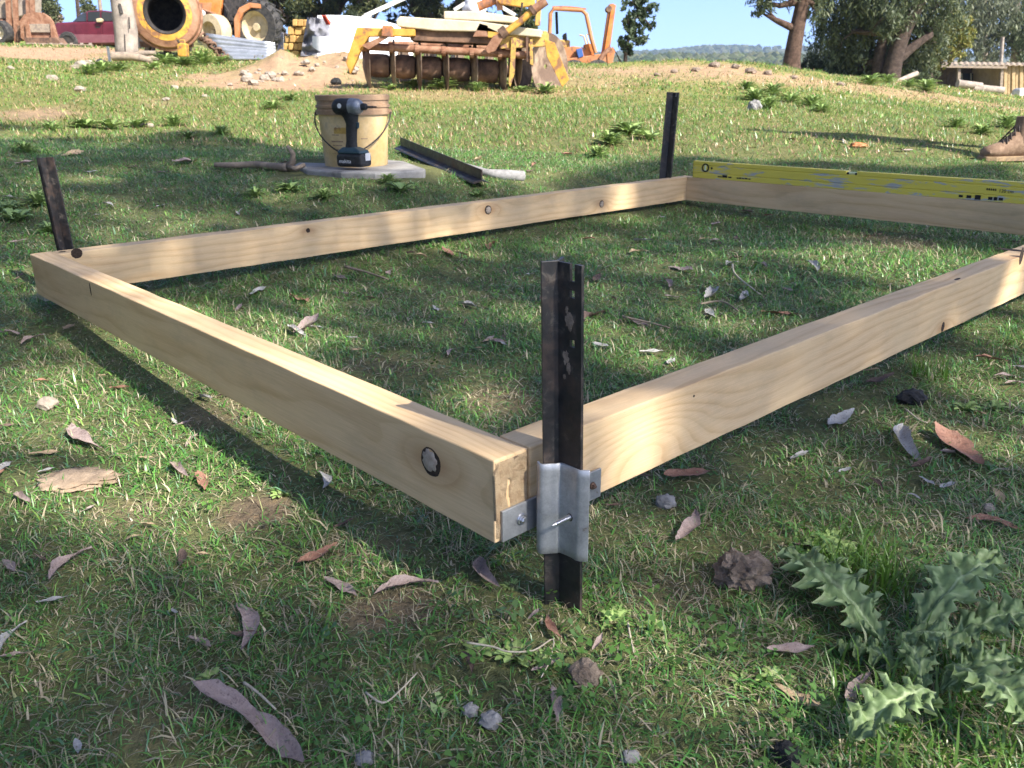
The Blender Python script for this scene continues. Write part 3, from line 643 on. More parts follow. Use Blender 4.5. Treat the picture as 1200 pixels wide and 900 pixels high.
# ---------------------------------------------------------------- concrete slab, bucket, impact driver
sl_z = at(420, 193, 3.6).z - .002; gsl = g1(SLAB_C.x, SLAB_C.y)
slab_pts = [at(345, 198, 3.66), at(352, 190, 3.82), at(440, 189, 3.95), at(474, 195, 3.80), at(499, 205, 3.42), at(498, 209, 3.36), at(440, 211, 3.27), at(400, 208, 3.30), at(360, 205, 3.42)]
SB = Vector((SLAB_C.x, SLAB_C.y, gsl)); mb = MB()
mb.prism([Vector((q.x - SB.x, q.y - SB.y, -.06)) for q in slab_pts], (0, 0, sl_z - SB.z + .06))
obj_on('concrete_slab', mb, M['concrete'], 'flat broken grey concrete slab under the bucket', 'slab', SB, bevel=.008, seg=3)
bk = Vector((at(418, 192, 3.62).x, 3.62, sl_z)); s_ = mpp(3.62)
broot = thing('bucket', 'faded yellow plastic bucket with grimy brown rim standing on the concrete slab', 'bucket', bk)
M['bucket'] = weathered('faded_yellow_plastic', (.66, .50, .28), (.60, .41, .17), 7, .5, bump=.1, c3=(.45, .35, .24), lo=.40)
M['bucket_rim'] = weathered('grimy_brown_plastic', (.36, .24, .15), (.28, .17, .10), 14, .6)
H = .272; r0, r1 = .126, .141
mb = MB(); mb.lathe([(.0001, .006), (r0 - .006, .006), (r0, 0), (r0 + .0015, .004), (r1, H * .80), (r1 - .004, H * .80), (r0 - .003, .009), (.0001, .009)], 56)
mb.build('bucket_wall', M['bucket'], broot, smooth='auto')
prof = [(r1 - .003, H * .735), (r1 + .007, H * .735), (r1 + .008, H * .80), (r1 + .004, H * .805), (r1 + .004, H * .83), (r1 + .008, H * .835), (r1 + .008, H * .87), (r1 + .003, H * .875), (r1 + .003, H * .93), (r1 + .007, H * .935), (r1 + .008, H), (r1 + .002, H + .003), (r1 - .002, H), (r1 - .003, H * .8)]
MB().lathe(prof, 56, closed=True).build('rim', M['bucket_rim'], broot, smooth='auto')
# wire handle fallen forward
pts = []
for i in range(25):
    t = i / 24; a = math.pi * t; x = -(r1 + .012) * math.cos(a); dn = math.sin(a) ** .8
    pts.append(Vector((x * (1 - .35 * dn ** 2), -.012 - dn * (r0 + .024), H * .76 - dn * H * .56)))
hd = MB().tube(pts, .0028, 8).build('wire_handle', M['dark'], broot, smooth=True)
for s in (-1, 1): MB().lathe([(.012, 0), (.012, .006), (.006, .008), (.0001, .008)], 14, Matrix.Translation((s * (r1 + .006), 0, H * .76)) @ Matrix.Rotation(s * math.pi / 2, 4, 'Y')).build('handle_lug', M['bucket_rim'], broot, smooth='auto')
for k, (x, z, w, h) in enumerate(((-.075, .10, .05, .006), (-.07, .085, .04, .004), (-.073, .070, .055, .004), (-.075, .055, .05, .004), (-.07, .125, .03, .004), (.045, .11, .025, .004), (-.06, .145, .06, .03))):
    rr = r0 + (r1 - r0) * z / (H * .8) + .0008; a0 = math.asin(x / rr); a1 = math.asin(min(.99, (x + w) / rr))
    m = MB(); m.grid(lambda u, v: Vector((rr * math.sin(a0 + (a1 - a0) * u), -rr * math.cos(a0 + (a1 - a0) * u), z - h / 2 + h * v)), 8, 1)
    m.build('printed_line' if k < 6 else 'faded_label', M['bucket_rim'] if k < 6 else M['yellow2'], broot, recalc=False)
dk = Vector((at(416, 204, 3.41).x, 3.41, sl_z)); s_ = mpp(3.41)
dr = thing('impact_driver', 'black cordless impact driver with a drill bit standing on its battery beside the bucket', 'drill', dk, R_(-24))
M['dr_black'] = weathered('black_rubber_grip', (.012, .013, .015), (.028, .03, .033), 60, .6, bump=.1); M['dr_blue'] = weathered('dark_teal_plastic', (.02, .045, .06), (.03, .06, .075), 40, .5, bump=0)
M['dr_grey'] = weathered('scuffed_grey_metal', (.20, .22, .25), (.32, .34, .37), 60, .45, .6, bump=.1); M['white_label'] = weathered('white_sticker', (.62, .64, .66), (.5, .52, .54), 60, .5, bump=0)
Hd = .262
# local +x: the way the bit points
mb = MB(); mb.box((0, 0, .036), (.118, .076, .050)); bat = mb.build('battery', M['dr_black'], dr, bevel=.012, seg=3)
mb = MB(); mb.prism([(-.05, -.034, .0605), (.05, -.034, .0605), (.038, -.026, .082), (-.036, -.026, .082)], (0, .0001, 0)); mb = MB()
def rr_ring(cx, cy, hx, hy, z): return [Vector((cx + sx * hx, cy + sy * hy, z)) for sx, sy in ((-1, -1), (1, -1), (1, 1), (-1, 1))]
def loft(rings, mb=None):
    mb = mb or MB(); n = len(rings[0]); vs = [q for r in rings for q in r]
    fs = [(i * n + k, i * n + (k + 1) % n, (i + 1) * n + (k + 1) % n, (i + 1) * n + k) for i in range(len(rings) - 1) for k in range(n)] + [list(range(n))[::-1], [(len(rings) - 1) * n + k for k in range(n)]]
    return mb.add(vs, fs)
loft([rr_ring(0, 0, .055, .036, .0605), rr_ring(-.002, 0, .05, .032, .072), rr_ring(-.008, 0, .028, .022, .084)]).build('battery_mount', M['dr_blue'], dr, bevel=.006, seg=3)
def ell(c, rx, ry, z, n=18): return [Vector((c + rx * math.cos(2 * math.pi * k / n), ry * math.sin(2 * math.pi * k / n), z)) for k in range(n)]
loft([ell(-.008, .026, .0195, .080), ell(-.006, .0225, .018, .105), ell(-.003, .023, .018, .14), ell(.001, .0245, .0185, .17), ell(-.002, .031, .021, .192), ell(-.008, .042, .026, .210)]).build('grip', M['dr_black'], dr, smooth='auto')
MX = Matrix.Translation((0, 0, .232)) @ Matrix.Rotation(math.pi / 2, 4, 'Y')
MB().lathe([(.0001, -.074), (.020, -.073), (.029, -.062), (.0315, -.045), (.0315, .004)], 28, MX).build('motor_housing', M['dr_black'], dr, smooth='auto')
MB().lathe([(.0318, .003), (.0325, .006), (.0305, .022), (.0295, .034), (.024, .044), (.0175, .050), (.0150, .051), (.0001, .051)], 28, MX).build('gear_housing', M['dr_grey'], dr, smooth='auto')
MB().lathe([(.012, .049), (.0130, .053), (.0130, .066), (.0105, .071), (.005, .073), (.0046, .078), (.0001, .078)], 20, MX).build('chuck', M['dr_black'], dr, smooth='auto')
MB().lathe([(.0036, .072), (.0036, .100), (.0026, .104), (.0026, .114), (.0008, .119)], 8, MX).build('drill_bit', M['dark'], dr, smooth='auto')
MB().prism([(.022, -.006, .178), (.033, -.006, .176), (.031, -.006, .155), (.022, -.006, .150)], (0, .012, 0)).build('trigger', M['dr_blue'], dr, bevel=.003)
MB().box((.0592, .008, .048), (.0016, .034, .028)).build('rating_label', M['white_label'], dr, bevel=.001)
text_mesh('makita', .021, 'battery_lettering', M['white_label'], dr, (-.044, -.0384, .026), FR)
MB().lathe([(.0001, 0), (.009, 0), (.009, .0012), (.0001, .0012)], 16, Matrix.Translation((-.030, -.0305, .236)) @ Matrix.Rotation(math.pi / 2, 4, 'X')).build('round_badge', M['white_label'], dr)

# ---------------------------------------------------------------- hammer, lying picket, grey branch
h0 = gp(252, 200); h1 = gp(338, 203); c = (h0 + h1) / 2; zc = max(h0.z, h1.z)
q = [gp(252, 199), gp(275, 200), gp(300, 199), (gp(322, 201)), gp(338, 202)]; base = Vector((c.x, c.y, g1(c.x, c.y))); q = [v - base + Vector((0, 0, .018)) for v in q]
mb = MB(); mb.tube(smooth_path(q, 3), np.interp(np.linspace(0, 1, 13), [0, .5, 1], [.010, .014, .017]).tolist(), 9); e = q[-1]; mb.tube([e, e + Vector((.02, 0, .02)), e + Vector((.03, -.02, .055)), e + Vector((.012, -.03, .085))], [.016, .014, .010, .006], 8); mb.tube([e, e + Vector((.04, -.03, -.004)), e + Vector((.075, -.02, .012))], [.013, .010, .007], 8)
obj_on('forked_branch', mb, M['deadwood'], 'dead grey branch with a crooked fork lying beside the concrete slab', 'branch', base, smooth=True)
p0 = gp(470, 180); p1 = gp(565, 222); c = (p0 + p1) / 2
lp = thing('fallen_picket', 'black steel picket lying flat in the grass beside the concrete slab', 'picket', (c.x, c.y, g1(c.x, c.y)))
d = Vector((p1.x - p0.x, p1.y - p0.y, p1.z - p0.z)); l = d.length; d.normalize(); sd = Vector((d.y, -d.x, 0)).normalized(); up = sd.cross(d)
if up.z < 0: up = -up
o_ = Vector((0, 0, .018)); a = o_ - d * l / 2; b = o_ + d * l / 2
MB().prism([a + sd * .034 - up * .012, a + sd * .032 - up * .008, a + up * .003, a - sd * .032 - up * .008, a - sd * .034 - up * .012, a - up * .003], b - a).build('wide_flanges', M['picket'], lp)
MB().bar(a + up * .022, b + up * .022, .004, .036, up=up).build('upright_flange', M['picket'], lp)
q = [gp(522, 193), gp(548, 202), gp(572, 209), gp(590, 211), gp(613, 212)]; q = [v + Vector((0, 0, .016)) for v in q]
base = Vector((q[2].x, q[2].y, q[2].z - .016)); mb = MB(); mb.tube([v - base for v in q], [.013, .017, .016, .024, .023], 10)
obj_on('bare_branch', mb, M['greystone'], 'bare grey branch lying over the fallen black picket', 'branch', base, smooth='auto')

# ---------------------------------------------------------------- eucalyptus leaf litter
def leaf_mat(name, c1, c2, spot):
    t = NT(name); v = t.coord('Object'); a = t.noise(v, 6, 6, .75); b = t.noise(v, 22, 4, .7)
    c = t.ramp(a, [(.3, spot), (.42, c1), (.68, c2)]); c = t.mix(t.ramp(b, [(.54, 0.0), (.66, .8)]), c, spot)
    sp = t.n('SeparateXYZ'); tc = t.n('TexCoord'); t.l(tc.outputs['Object'], sp.inputs[0])
    vn = t.math('ADD', t.math('MULTIPLY', sp.outputs[0], 1.0), t.math('MULTIPLY', t.math('ABSOLUTE', sp.outputs[1]), -1.6)); vn = t.math('ABSOLUTE', t.math('SUBTRACT', t.math('FRACT', t.math('MULTIPLY', vn, 16)), .5)); c = t.mix(t.ramp(vn, [(.01, .22), (.06, 0.0)]), c, c2)
    t.bump(t.math('ADD', b, a), .35, .02); return t.fin(c, .75, 0, .2)
LM = [leaf_mat('pinkish_dry_leaf', (.29, .22, .20), (.40, .32, .29), (.15, .11, .10)), leaf_mat('reddish_dry_leaf', (.26, .13, .09), (.36, .21, .15), (.13, .075, .055)),
      leaf_mat('silvery_dry_leaf', (.35, .34, .33), (.48, .465, .44), (.2, .18, .16)), leaf_mat('tan_dry_leaf', (.36, .26, .16), (.46, .35, .23), (.19, .13, .08)), leaf_mat('dark_brown_leaf', (.11, .075, .06), (.17, .12, .10), (.06, .045, .04))]
CN = ['pinkish grey', 'reddish brown', 'silvery grey', 'tan', 'dark brown']
LK = []   # unit leaf meshes: (curve, curl, cup, widthratio)
def leaf_mesh(curve, curl, cup, wr, seed, blunt=False):
    mb = MB(); n = 14; rnd = random.Random(seed)
    def fn(u, v):
        t = u; env = math.sin(math.pi * min(1, t * 1.02)) ** .75 * (1 - .45 * t) * 1.35 if not blunt else min(1, t * 9) * min(1, (1 - t) * 7 + .25) * (1 - .2 * t)
        w = wr * .5 * max(env, .02); s = v * 2 - 1
        w *= 1 + rnd.uniform(-.13, .10) * abs(s); x = t - .5; y = curve * math.sin(math.pi * t) + s * w; z = curl * (t - .5) ** 2 * 4 * .25 + cup * s * s * w + (.018 * math.sin(t * 11 + seed) * s + .012 * math.sin(seed * 2 + t * 7)) + .012 * rnd.uniform(-1, 1) * abs(s)
        tw = .5 * math.sin(seed * 1.7) * (t - .5)
        return Vector((x, y * math.cos(tw) - 0, z + s * w * math.sin(tw)))
    mb.grid(fn, n, 4)
    me = bpy.data.meshes.new('leaf'); me.from_pydata([tuple(q) for q in mb.v], [], mb.f); me.polygons.foreach_set('use_smooth', [True] * len(me.polygons)); return me
for i in range(9): LK.append(leaf_mesh([.06, -.09, .14, .02, -.12, .1, 0, -.05, .17][i], [.05, .15, .1, .22, .03, -.1, .12, .25, .08][i], [.2, .5, .9, .3, 1.1, .5, .3, .8, .4][i], [.24, .2, .18, .28, .2, .16, .30, .23, .19][i], i + 1))
LK.append(leaf_mesh(.12, .25, .35, .26, 12, True)); LK.append(leaf_mesh(.05, .3, .5, .42, 15, True))
_leafmesh = {}
def fallen_leaf(px, py, lpx, ang, cl, kind=None, label=None, wide=1, lift=.007, group='fallen gum leaves'):
    P = gp(px, py); dist = math.hypot(P.y, CZ) ; m = lpx * P.y / FPX * 1.08
    ca, sa = math.cos(R_(ang)), math.sin(R_(ang))
    e = gp(px + ca * lpx / 2, py - sa * lpx / 2); f = gp(px - ca * lpx / 2, py + sa * lpx / 2)
    dv = Vector((e.x - f.x, e.y - f.y, 0)); L = dv.length
    if kind is None: kind = random.randrange(9)
    L = min(L, m * 2.0, .24)
    L = max(L, .02)
    key = (kind, cl)
    if key not in _leafmesh:
        me = LK[kind].copy(); me.materials.append(LM[cl]); _leafmesh[key] = me
    o = bpy.data.objects.new('fallen_leaf', _leafmesh[key]); col.objects.link(o)
    z = max(P.z, (e.z + f.z) / 2) + lift
    o.location = (P.x, P.y, z); o.rotation_euler = (random.uniform(-.25, .25), math.atan2(-(e.z - f.z), max(L, .02)) * .6 + random.uniform(-.12, .12), math.atan2(dv.y, dv.x))
    o.scale = (L, L * wide, L)
    tag(o, label or '%s dry gum leaf lying in the grass' % CN[cl], 'leaf', group if label is None else None)
    return o
IN, FRT, OUT = 'inside the timber frame', 'in the grass before the front beam', 'on the grass outside the side beam'
LV = [(102, 520, 46, -38, 0), (142, 462, 26, 0, 1), (50, 455, 20, 0, 1), (10, 505, 28, 5, 4), (3, 565, 24, 60, 1), (32, 590, 27, -42, 0), (215, 558, 30, -55, 0), (236, 572, 28, -65, 1), (173, 543, 18, 5, 3),
      (122, 445, 10, 0, 3), (72, 457, 12, 10, 0), (82, 388, 16, 35, 3), (18, 755, 52, 50, 2), (20, 780, 44, 5, 0), (85, 668, 62, 35, 0), (12, 672, 22, -50, 0), (65, 710, 45, 5, 2), (176, 622, 20, -5, 3), (373, 662, 56, 30, 1),
      (400, 698, 46, -30, 0), (477, 702, 78, 8, 0), (280, 747, 62, -86, 0), (575, 681, 48, -62, 0), (627, 728, 21, 40, 0), (650, 744, 32, -55, 1), (547, 787, 30, -65, 4), (650, 835, 40, -80, 0), (640, 788, 38, 25, 0),
      (803, 625, 46, 60, 0), (808, 562, 62, 8, 1), (925, 769, 58, 10, 0), (1008, 822, 56, 58, 0), (1166, 622, 75, -10, 1), (1168, 590, 22, -60, 3), (1068, 528, 46, -58, 2), (1120, 532, 74, -40, 1), (985, 498, 32, 25, 2),
      (938, 540, 25, 15, 2), (1025, 575, 22, -40, 4), (1085, 570, 22, -30, 2), (1160, 428, 40, 0, 1), (1180, 447, 32, 0, 0), (1190, 455, 28, 2, 0), (1195, 437, 20, -5, 2), (1030, 452, 34, 10, 4), (990, 560, 18, 20, 2), (1078, 548, 26, 20, 4),
      (1110, 575, 20, 10, 2), (1070, 590, 20, -30, 2), (160, 640, 16, 20, 3), (376, 572, 26, -80, 2), (93, 888, 22, -80, 2), (40, 405, 30, 20, 0), (12, 395, 30, -10, 0), (240, 660, 22, -10, 3), (700, 760, 18, 50, 0), (720, 600, 20, 0, 4)]
LI = [(305, 345, 24, 25, 2), (350, 354, 28, -35, 1), (360, 387, 36, 35, 0), (350, 392, 24, -20, 2), (545, 362, 27, -15, 2), (418, 414, 13, 0, 3), (510, 367, 13, -50, 2), (503, 383, 16, 0, 2), (585, 404, 26, -10, 0), (573, 402, 17, 30, 0),
      (530, 418, 15, 50, 0), (460, 323, 13, 70, 0), (620, 325, 12, 0, 2), (525, 300, 16, -30, 1), (580, 290, 26, 40, 1), (798, 320, 32, -20, 0), (748, 299, 22, 10, 3), (752, 285, 26, 0, 2), (838, 285, 13, 5, 0), (828, 347, 28, 65, 2), (835, 372, 22, -60, 2),
      (790, 352, 22, -5, 0), (780, 338, 16, -50, 0), (745, 382, 34, -15, 0), (915, 372, 48, 2, 1), (925, 345, 22, -5, 0), (950, 318, 19, -30, 2), (705, 410, 22, -10, 2), (763, 418, 28, 5, 2), (785, 430, 12, 70, 2), (700, 375, 32, 25, 4), (858, 313, 16, 20, 2),
      (890, 315, 16, -30, 0), (840, 264, 14, 5, 0), (900, 255, 13, 0, 1), (875, 251, 15, -20, 0), (870, 352, 18, 50, 2), (1070, 342, 20, 10, 0), (1030, 300, 16, 0, 4), (1018, 279, 12, 0, 1), (640, 345, 12, 10, 2), (700, 330, 14, 40, 4), (690, 283, 16, 5, 1), (480, 300, 16, 10, 4), (400, 330, 18, -25, 0)]
LO = [(127, 244, 15, -20, 2), (115, 255, 15, 0, 2), (88, 183, 32, 5, 3), (283, 254, 10, 60, 2), (107, 205, 15, 0, 2), (217, 192, 30, 15, 0), (30, 195, 24, 5, 0), (12, 235, 18, 0, 2), (20, 288, 26, 5, 0), (190, 205, 20, 5, 0), (155, 198, 16, -10, 4),
      (665, 183, 14, 5, 1), (625, 196, 10, 70, 1), (560, 190, 14, 30, 3), (1010, 170, 14, 0, 1), (985, 168, 18, -20, 2), (930, 165, 12, 10, 3), (880, 175, 14, 0, 4), (1060, 178, 18, 5, 0), (700, 180, 12, 0, 3)]
def where(px, py, zone):
    if zone == 'in': return 'inside the timber frame'
    if zone == 'out': return 'beyond the timber frame'
    return 'in front of the timber frame'
for zone, LL in (('front', LV), ('in', LI), ('out', LO)):
    for (px, py, l, a, c) in LL:
        sz = 'long' if l > 44 else ('short' if l < 20 else 'curled')
        o = fallen_leaf(px, py, l, a, c); o['label'] = '%s %s dry gum leaf lying on the grass %s' % (sz, CN[c], where(px, py, zone)); o['group'] = 'fallen gum leaves'
big = fallen_leaf(288, 862, 150, -32, 0, 9, 'long curved strip of purplish bark lying in the grass before the front beam', .5, .008); big['category'] = 'bark'; big.name = 'bark_strip'

LMK = [('the galvanised bracket', (640, 690)), ('the earth clod', (868, 690)), ('the tan bark slab', (90, 568)), ('the charred lump', (1068, 466)), ('the thistle', (1080, 800)), ('the two pebbles', (563, 840)), ('the long bark strip', (288, 862)), ('the far end of the front beam', (60, 370)),
       ('the middle of the front beam', (300, 500)), ('the knot in the front beam', (470, 610)), ('the back corner joint', (790, 250)), ('the spirit level', (1000, 270)), ('the near inside corner', (570, 470)), ('the inside of the front beam', (360, 400)), ('the inside of the side beam', (880, 400)), ('the knots of the back beam', (620, 270)), ('the far inside corner', (240, 345)),
       ('the concrete slab', (420, 215)), ('the leaning black picket', (100, 250)), ('the brick fragment', (1006, 172)), ('the fallen picket', (560, 215)), ('the gum streak in the side beam', (1185, 400)), ('the middle of the side beam', (950, 480)), ('the lone pale stone', (780, 590)), ('the curled edge of the dirt patch', (430, 720)), ('the shaded weeds by the bark strip', (60, 780)), ('the far picket', (760, 200))]
LMK = [(n_, gp(*q)) for n_, q in LMK]
def beside(P, names=LMK): return min(names, key=lambda w: (w[1] - Vector(P)).length / (.4 + .3 * w[1].y))[0]
for o in [q for q in bpy.data.objects if q.name.startswith('fallen_leaf')]:
    lab = o['label'].split(' dry gum leaf')[0]; o['label'] = '%s dry gum leaf lying near %s' % (lab, beside(o.location))
for o in [q for q in bpy.data.objects if q.name.startswith('weed')]: pass
rl = random.Random(5)
for k in range(130):
    Y = rl.uniform(.6, 4.3); x = rl.uniform(-1, 1) * (.6 * Y + .1); ok, inb = keep_mask(np.array([x]), np.array([Y]))
    if inb[0] or not ok[0]: continue
    dx, dy = x - NEAR.x, Y - NEAR.y; b = dx * Bb.x + dy * Bb.y; a = dx * Aa.x + dy * Aa.y
    zone = 'inside' if 0 < b < LB and 0 < a < LA else ('beyond' if (a > LA or b > LB) else 'in front of')
    cl = rl.choice([0, 2, 3, 4, 4]); L = rl.uniform(.018, .05); key = (rl.randrange(9), cl)
    if key not in _leafmesh:
        me = LK[key[0]].copy(); me.materials.append(LM[cl]); _leafmesh[key] = me
    o = bpy.data.objects.new('leaf_scrap', _leafmesh[key]); col.objects.link(o)
    o.location = (x, Y, g1(x, Y) + .006); o.rotation_euler = (rl.uniform(-.4, .4), rl.uniform(-.3, .3), rl.uniform(0, 6.3)); o.scale = (L, L, L)
    tag(o, 'tiny %s leaf scrap near %s' % (CN[cl], beside(o.location)), 'leaf', 'leaf scraps')

# ---------------------------------------------------------------- stones, clods, twigs
def rock(name, label, cat, px, py, w, h, mat, seed, amp=.35, sub=3, sink=.3, group=None, flat=None, fr_=1.6):
    P = gp(px, py + h * .35); m = P.y / FPX * 1.06
    rx, rz = w * m / 2, h * m / 2; ry = rx * .85
    if flat: rz = flat; 
    mb = MB().blob((0, 0, rz * (1 - sink)), (rx, ry, rz), sub, amp, fr_, seed)
    return obj_on(name, mb, mat, label, cat, P, group, smooth=(amp < .3))
rock('earth_clod', 'crumbly brown clod of dry earth sitting beside the thistle leaves', 'clod', 868, 668, 64, 48, M['clod'], 3, .5, 4, fr_=2.2)
rock('stone', 'pale grey angular pebble, the larger of two side by side', 'stone', 575, 845, 30, 24, M['greystone'], 4)
rock('stone', 'small grey rounded pebble, the smaller of two side by side', 'stone', 551, 832, 22, 20, M['greystone'], 6)
rock('stone', 'light grey stone below the side beam near the bracket', 'stone', 780, 587, 24, 18, M['greystone'], 8)
rock('stone', 'brownish grey lump of stone half buried in weeds before the bracket', 'stone', 686, 790, 42, 34, M['clod'], 9)
rock('stone', 'tan lump of stone in the sunlit grass before the front beam', 'stone', 57, 476, 26, 15, M['stone'], 10)
rock('stone', 'small white stone beside a curled leaf at the edge of the lawn', 'stone', 1157, 597, 15, 16, M['stone'], 12)
rock('charcoal_lump', 'black charred lump lying outside the side beam', 'charcoal', 1068, 466, 34, 18, M['darkclod'], 13)
rock('charcoal_lump', 'black lump half hidden in the grass below the thistle', 'charcoal', 922, 884, 44, 34, M['darkclod'], 14, sink=.5)
rock('stone', 'grey pebble partly sunk in dark grass before the pair of pebbles', 'stone', 428, 893, 26, 18, M['greystone'], 15)
rock('stone', 'grey stone chip in the grass before the black picket', 'stone', 738, 890, 26, 16, M['greystone'], 16)
P = gp(90, 568); m = P.y / FPX
mb = MB().blob((0, 0, .003), (.052, .037, .008), 4, .42, 2.6, 5); obj_on('bark_slab', mb, weathered('tan_bark', (.44, .33, .23), (.30, .22, .15), 30, .9, bump=.7, bd=.003), 'flat tan slab of bark lying in the sunlit grass before the front beam', 'bark', P - Vector((0, 0, .001)), smooth=True)
M['twig'] = weathered('pale_dry_stem', (.42, .36, .27), (.55, .49, .38), 80, .8, bump=.2, bd=.001)
def twig(path, r, label, mat='twig', name='twig'):
    q = [gp(x, y) + Vector((0, 0, .012)) for x, y in path]; b = q[len(q) // 2] - Vector((0, 0, .012)); q = smooth_path([v - b for v in q], 4)
    obj_on(name, MB().tube(q, [r * (1 - .5 * i / len(q)) for i in range(len(q))], 6), M[mat], label, 'twig', b, 'dry twigs in the grass', smooth=True)
twig([(548, 766), (578, 775), (595, 779), (625, 777), (648, 763), (644, 790), (634, 808)], .0011, 'thin pale forked stem lying before the black picket')
twig([(288, 815), (305, 828), (325, 847)], .0016, 'thin pale straw beside the long bark strip'); twig([(405, 320), (430, 325), (455, 333)], .004, 'grey twig lying inside the frame near the far corner', 'deadwood')
twig([(858, 315), (862, 330), (890, 352)], .003, 'pale crooked twig inside the frame near the side beam'); twig([(820, 365), (845, 362), (865, 372)], .003, 'grey twig under a silvery leaf inside the frame', 'deadwood')
twig([(730, 378), (760, 385), (785, 392)], .003, 'grey stick lying inside the frame behind the black picket', 'deadwood'); twig([(1110, 720), (1125, 735), (1150, 745), (1175, 748)], .0012, 'thin pale stem curling over the thistle')
twig([(430, 830), (450, 838), (470, 825), (490, 805)], .0011, 'thin arching straw beside the pair of pebbles'); twig([(1060, 490), (1075, 500), (1085, 507)], .0015, 'short pale straw near the charred lump'); twig([(735, 745), (738, 762), (742, 780)], .0013, 'upright frayed straw beside the black picket')

# ---------------------------------------------------------------- thistle with broad spiny leaves
M['thistle'] = leafmat('thistle_leaf', .18, .5, .35)
def thistle_leaf(P0, P1, W, arch, lobes, seed, root, droop=.3):
    rnd = random.Random(seed); P0 = Vector(P0); P1 = Vector(P1); d = P1 - P0; L = d.length; d.normalize(); up = Vector((0, 0, 1)); sd = d.cross(up).normalized(); nu, nv = lobes * 16, 16; arch *= .55
    V, F, C = [], [], []
    for i in range(nu + 1):
        t = i / nu; env = (math.sin(math.pi * (t * .93 + .05)) ** .6)
        for j in range(nv + 1):
            s = j / nv * 2 - 1; ph = (t * lobes + (.18 if s > 0 else 0)) % 1
            saw = 1 - abs(ph * 2 - 1); lob = .52 + .42 * saw ** 1.1; tooth = 1 - abs(((ph * 4) % 1) * 2 - 1); lob *= .88 + .24 * tooth
            if abs(s) > .95 and tooth > .85: lob *= 1.22          # spine tips
            if abs(s) < .5: lob = .5 + (lob - .5) * (abs(s) / .5) ** 2
            w = W * .5 * env * lob
            if i == nu: w *= .1
            z = arch * math.sin(math.pi * t) - droop * arch * abs(s) ** 2 + .005 * math.sin(t * lobes * 6.28 + seed) * abs(s) + rnd.uniform(-.0009, .0009) + .0035 * math.sin(t * lobes * 12.6 + s * 9 + seed) * abs(s) + .10 * W * mnoise.noise(Vector((t * 7, s * 3, seed))) + .12 * W * abs(s) * abs(s)
            fwd = abs(s) * W * .16
            V.append(P0 + d * (L * t + fwd) + sd * (s * w) + up * z)
            vein = max(0, 1 - abs(s) * 8) + .6 * max(0, 1 - abs(((t * lobes + .35 - abs(s) * .6) % 1) - .5) * 11) * (abs(s) < .8) + (.5 if abs(s) > .95 else 0)
            g = Vector((.17, .25, .10)) * (1 + .5 * mnoise.noise(Vector((t * 14, s * 6, seed * 2))) + rnd.uniform(-.12, .12)) + Vector((.30, .32, .21)) * min(1, vein) * .8; C.append(tuple(g))
    for i in range(nu):
        for j in range(nv): a = i * (nv + 1) + j; F.append((a, a + 1, a + nv + 2, a + nv + 1))
    me = bpy.data.meshes.new('leaf'); me.from_pydata([tuple(q) for q in V], [], F); ca = me.color_attributes.new('Col', 'FLOAT_COLOR', 'POINT')
    ca.data.foreach_set('color', np.concatenate([np.array(C), np.ones((len(C), 1))], 1).astype(np.float32).ravel()); me.polygons.foreach_set('use_smooth', [True] * len(F)); me.materials.append(M['thistle'])
    o = bpy.data.objects.new('leaf', me); col.objects.link(o); o.parent = root; return o
def gpz(px, py, dz=0): p = gp(px, py); return Vector((p.x, p.y, p.z + dz))
tb_ = gpz(1075, 815)
th = thing('thistle', 'grey green spiny thistle plant with broad lobed leaves beside the earth clod', 'thistle', tb_)
for (x0, y0, x1, y1, W, ar, lo, sd, za, zb2) in [(1035, 772, 925, 672, .075, .03, 5, 1, .015, .02), (1070, 760, 1158, 688, .062, .03, 4, 2, .02, .03), (1045, 775, 1140, 800, .050, .028, 4, 3, .025, .02), (1090, 850, 1000, 895, .055, .03, 4, 4, .03, .03),
                                                (1100, 815, 1205, 905, .062, .03, 5, 5, .03, .04), (1078, 835, 1058, 772, .035, .02, 4, 6, .02, .02), (1095, 830, 1190, 800, .045, .03, 4, 7, .015, .02), (1060, 800, 985, 770, .035, .015, 4, 8, .01, .008), (1110, 760, 1215, 745, .05, .02, 4, 9, .01, .02)]:
    thistle_leaf(gpz(x0, y0, za) - tb_, gpz(x1, y1, zb2) - tb_, W, ar, lo, sd, th)
# ---------------------------------------------------------------- small broad-leaved weeds and clover
def weed_mesh(n, R, seed, lw=.35, tilt=.7, lob=True):
    rnd = random.Random(seed); V, F, C = [], [], []
    for k in range(n):
        a = rnd.uniform(0, 6.28); L = R * rnd.uniform(.5, 1.0); el = rnd.uniform(.15, tilt); d = Vector((math.cos(a), math.sin(a), 0)); sd = Vector((-d.y, d.x, 0)); c0 = Vector((.20, .28, .09)) * rnd.uniform(.7, 1.35); o = len(V); m = 7
        for i in range(m + 1):
            t = i / m; w = L * lw * .5 * math.sin(math.pi * (t * .9 + .06)) ** .8 * ((.7 if i % 2 else 1.1) if lob else 1); c = d * L * t * math.cos(el) + Vector((0, 0, L * (math.sin(el) * t * (1.5 - .9 * t)) + .004))
            V += [c - sd * w + Vector((0, 0, w * .3)), c, c + sd * w + Vector((0, 0, w * .3))]; C += [tuple(c0), tuple(c0 * 1.35), tuple(c0)]
        for i in range(m):
            b = o + i * 3; F += [(b, b + 1, b + 4, b + 3), (b + 1, b + 2, b + 5, b + 4)]
    me = bpy.data.meshes.new('weed'); me.from_pydata([tuple(q) for q in V], [], F); ca = me.color_attributes.new('Col', 'FLOAT_COLOR', 'POINT')
    ca.data.foreach_set('color', np.concatenate([np.array(C), np.ones((len(C), 1))], 1).astype(np.float32).ravel()); me.materials.append(M['thistle']); return me
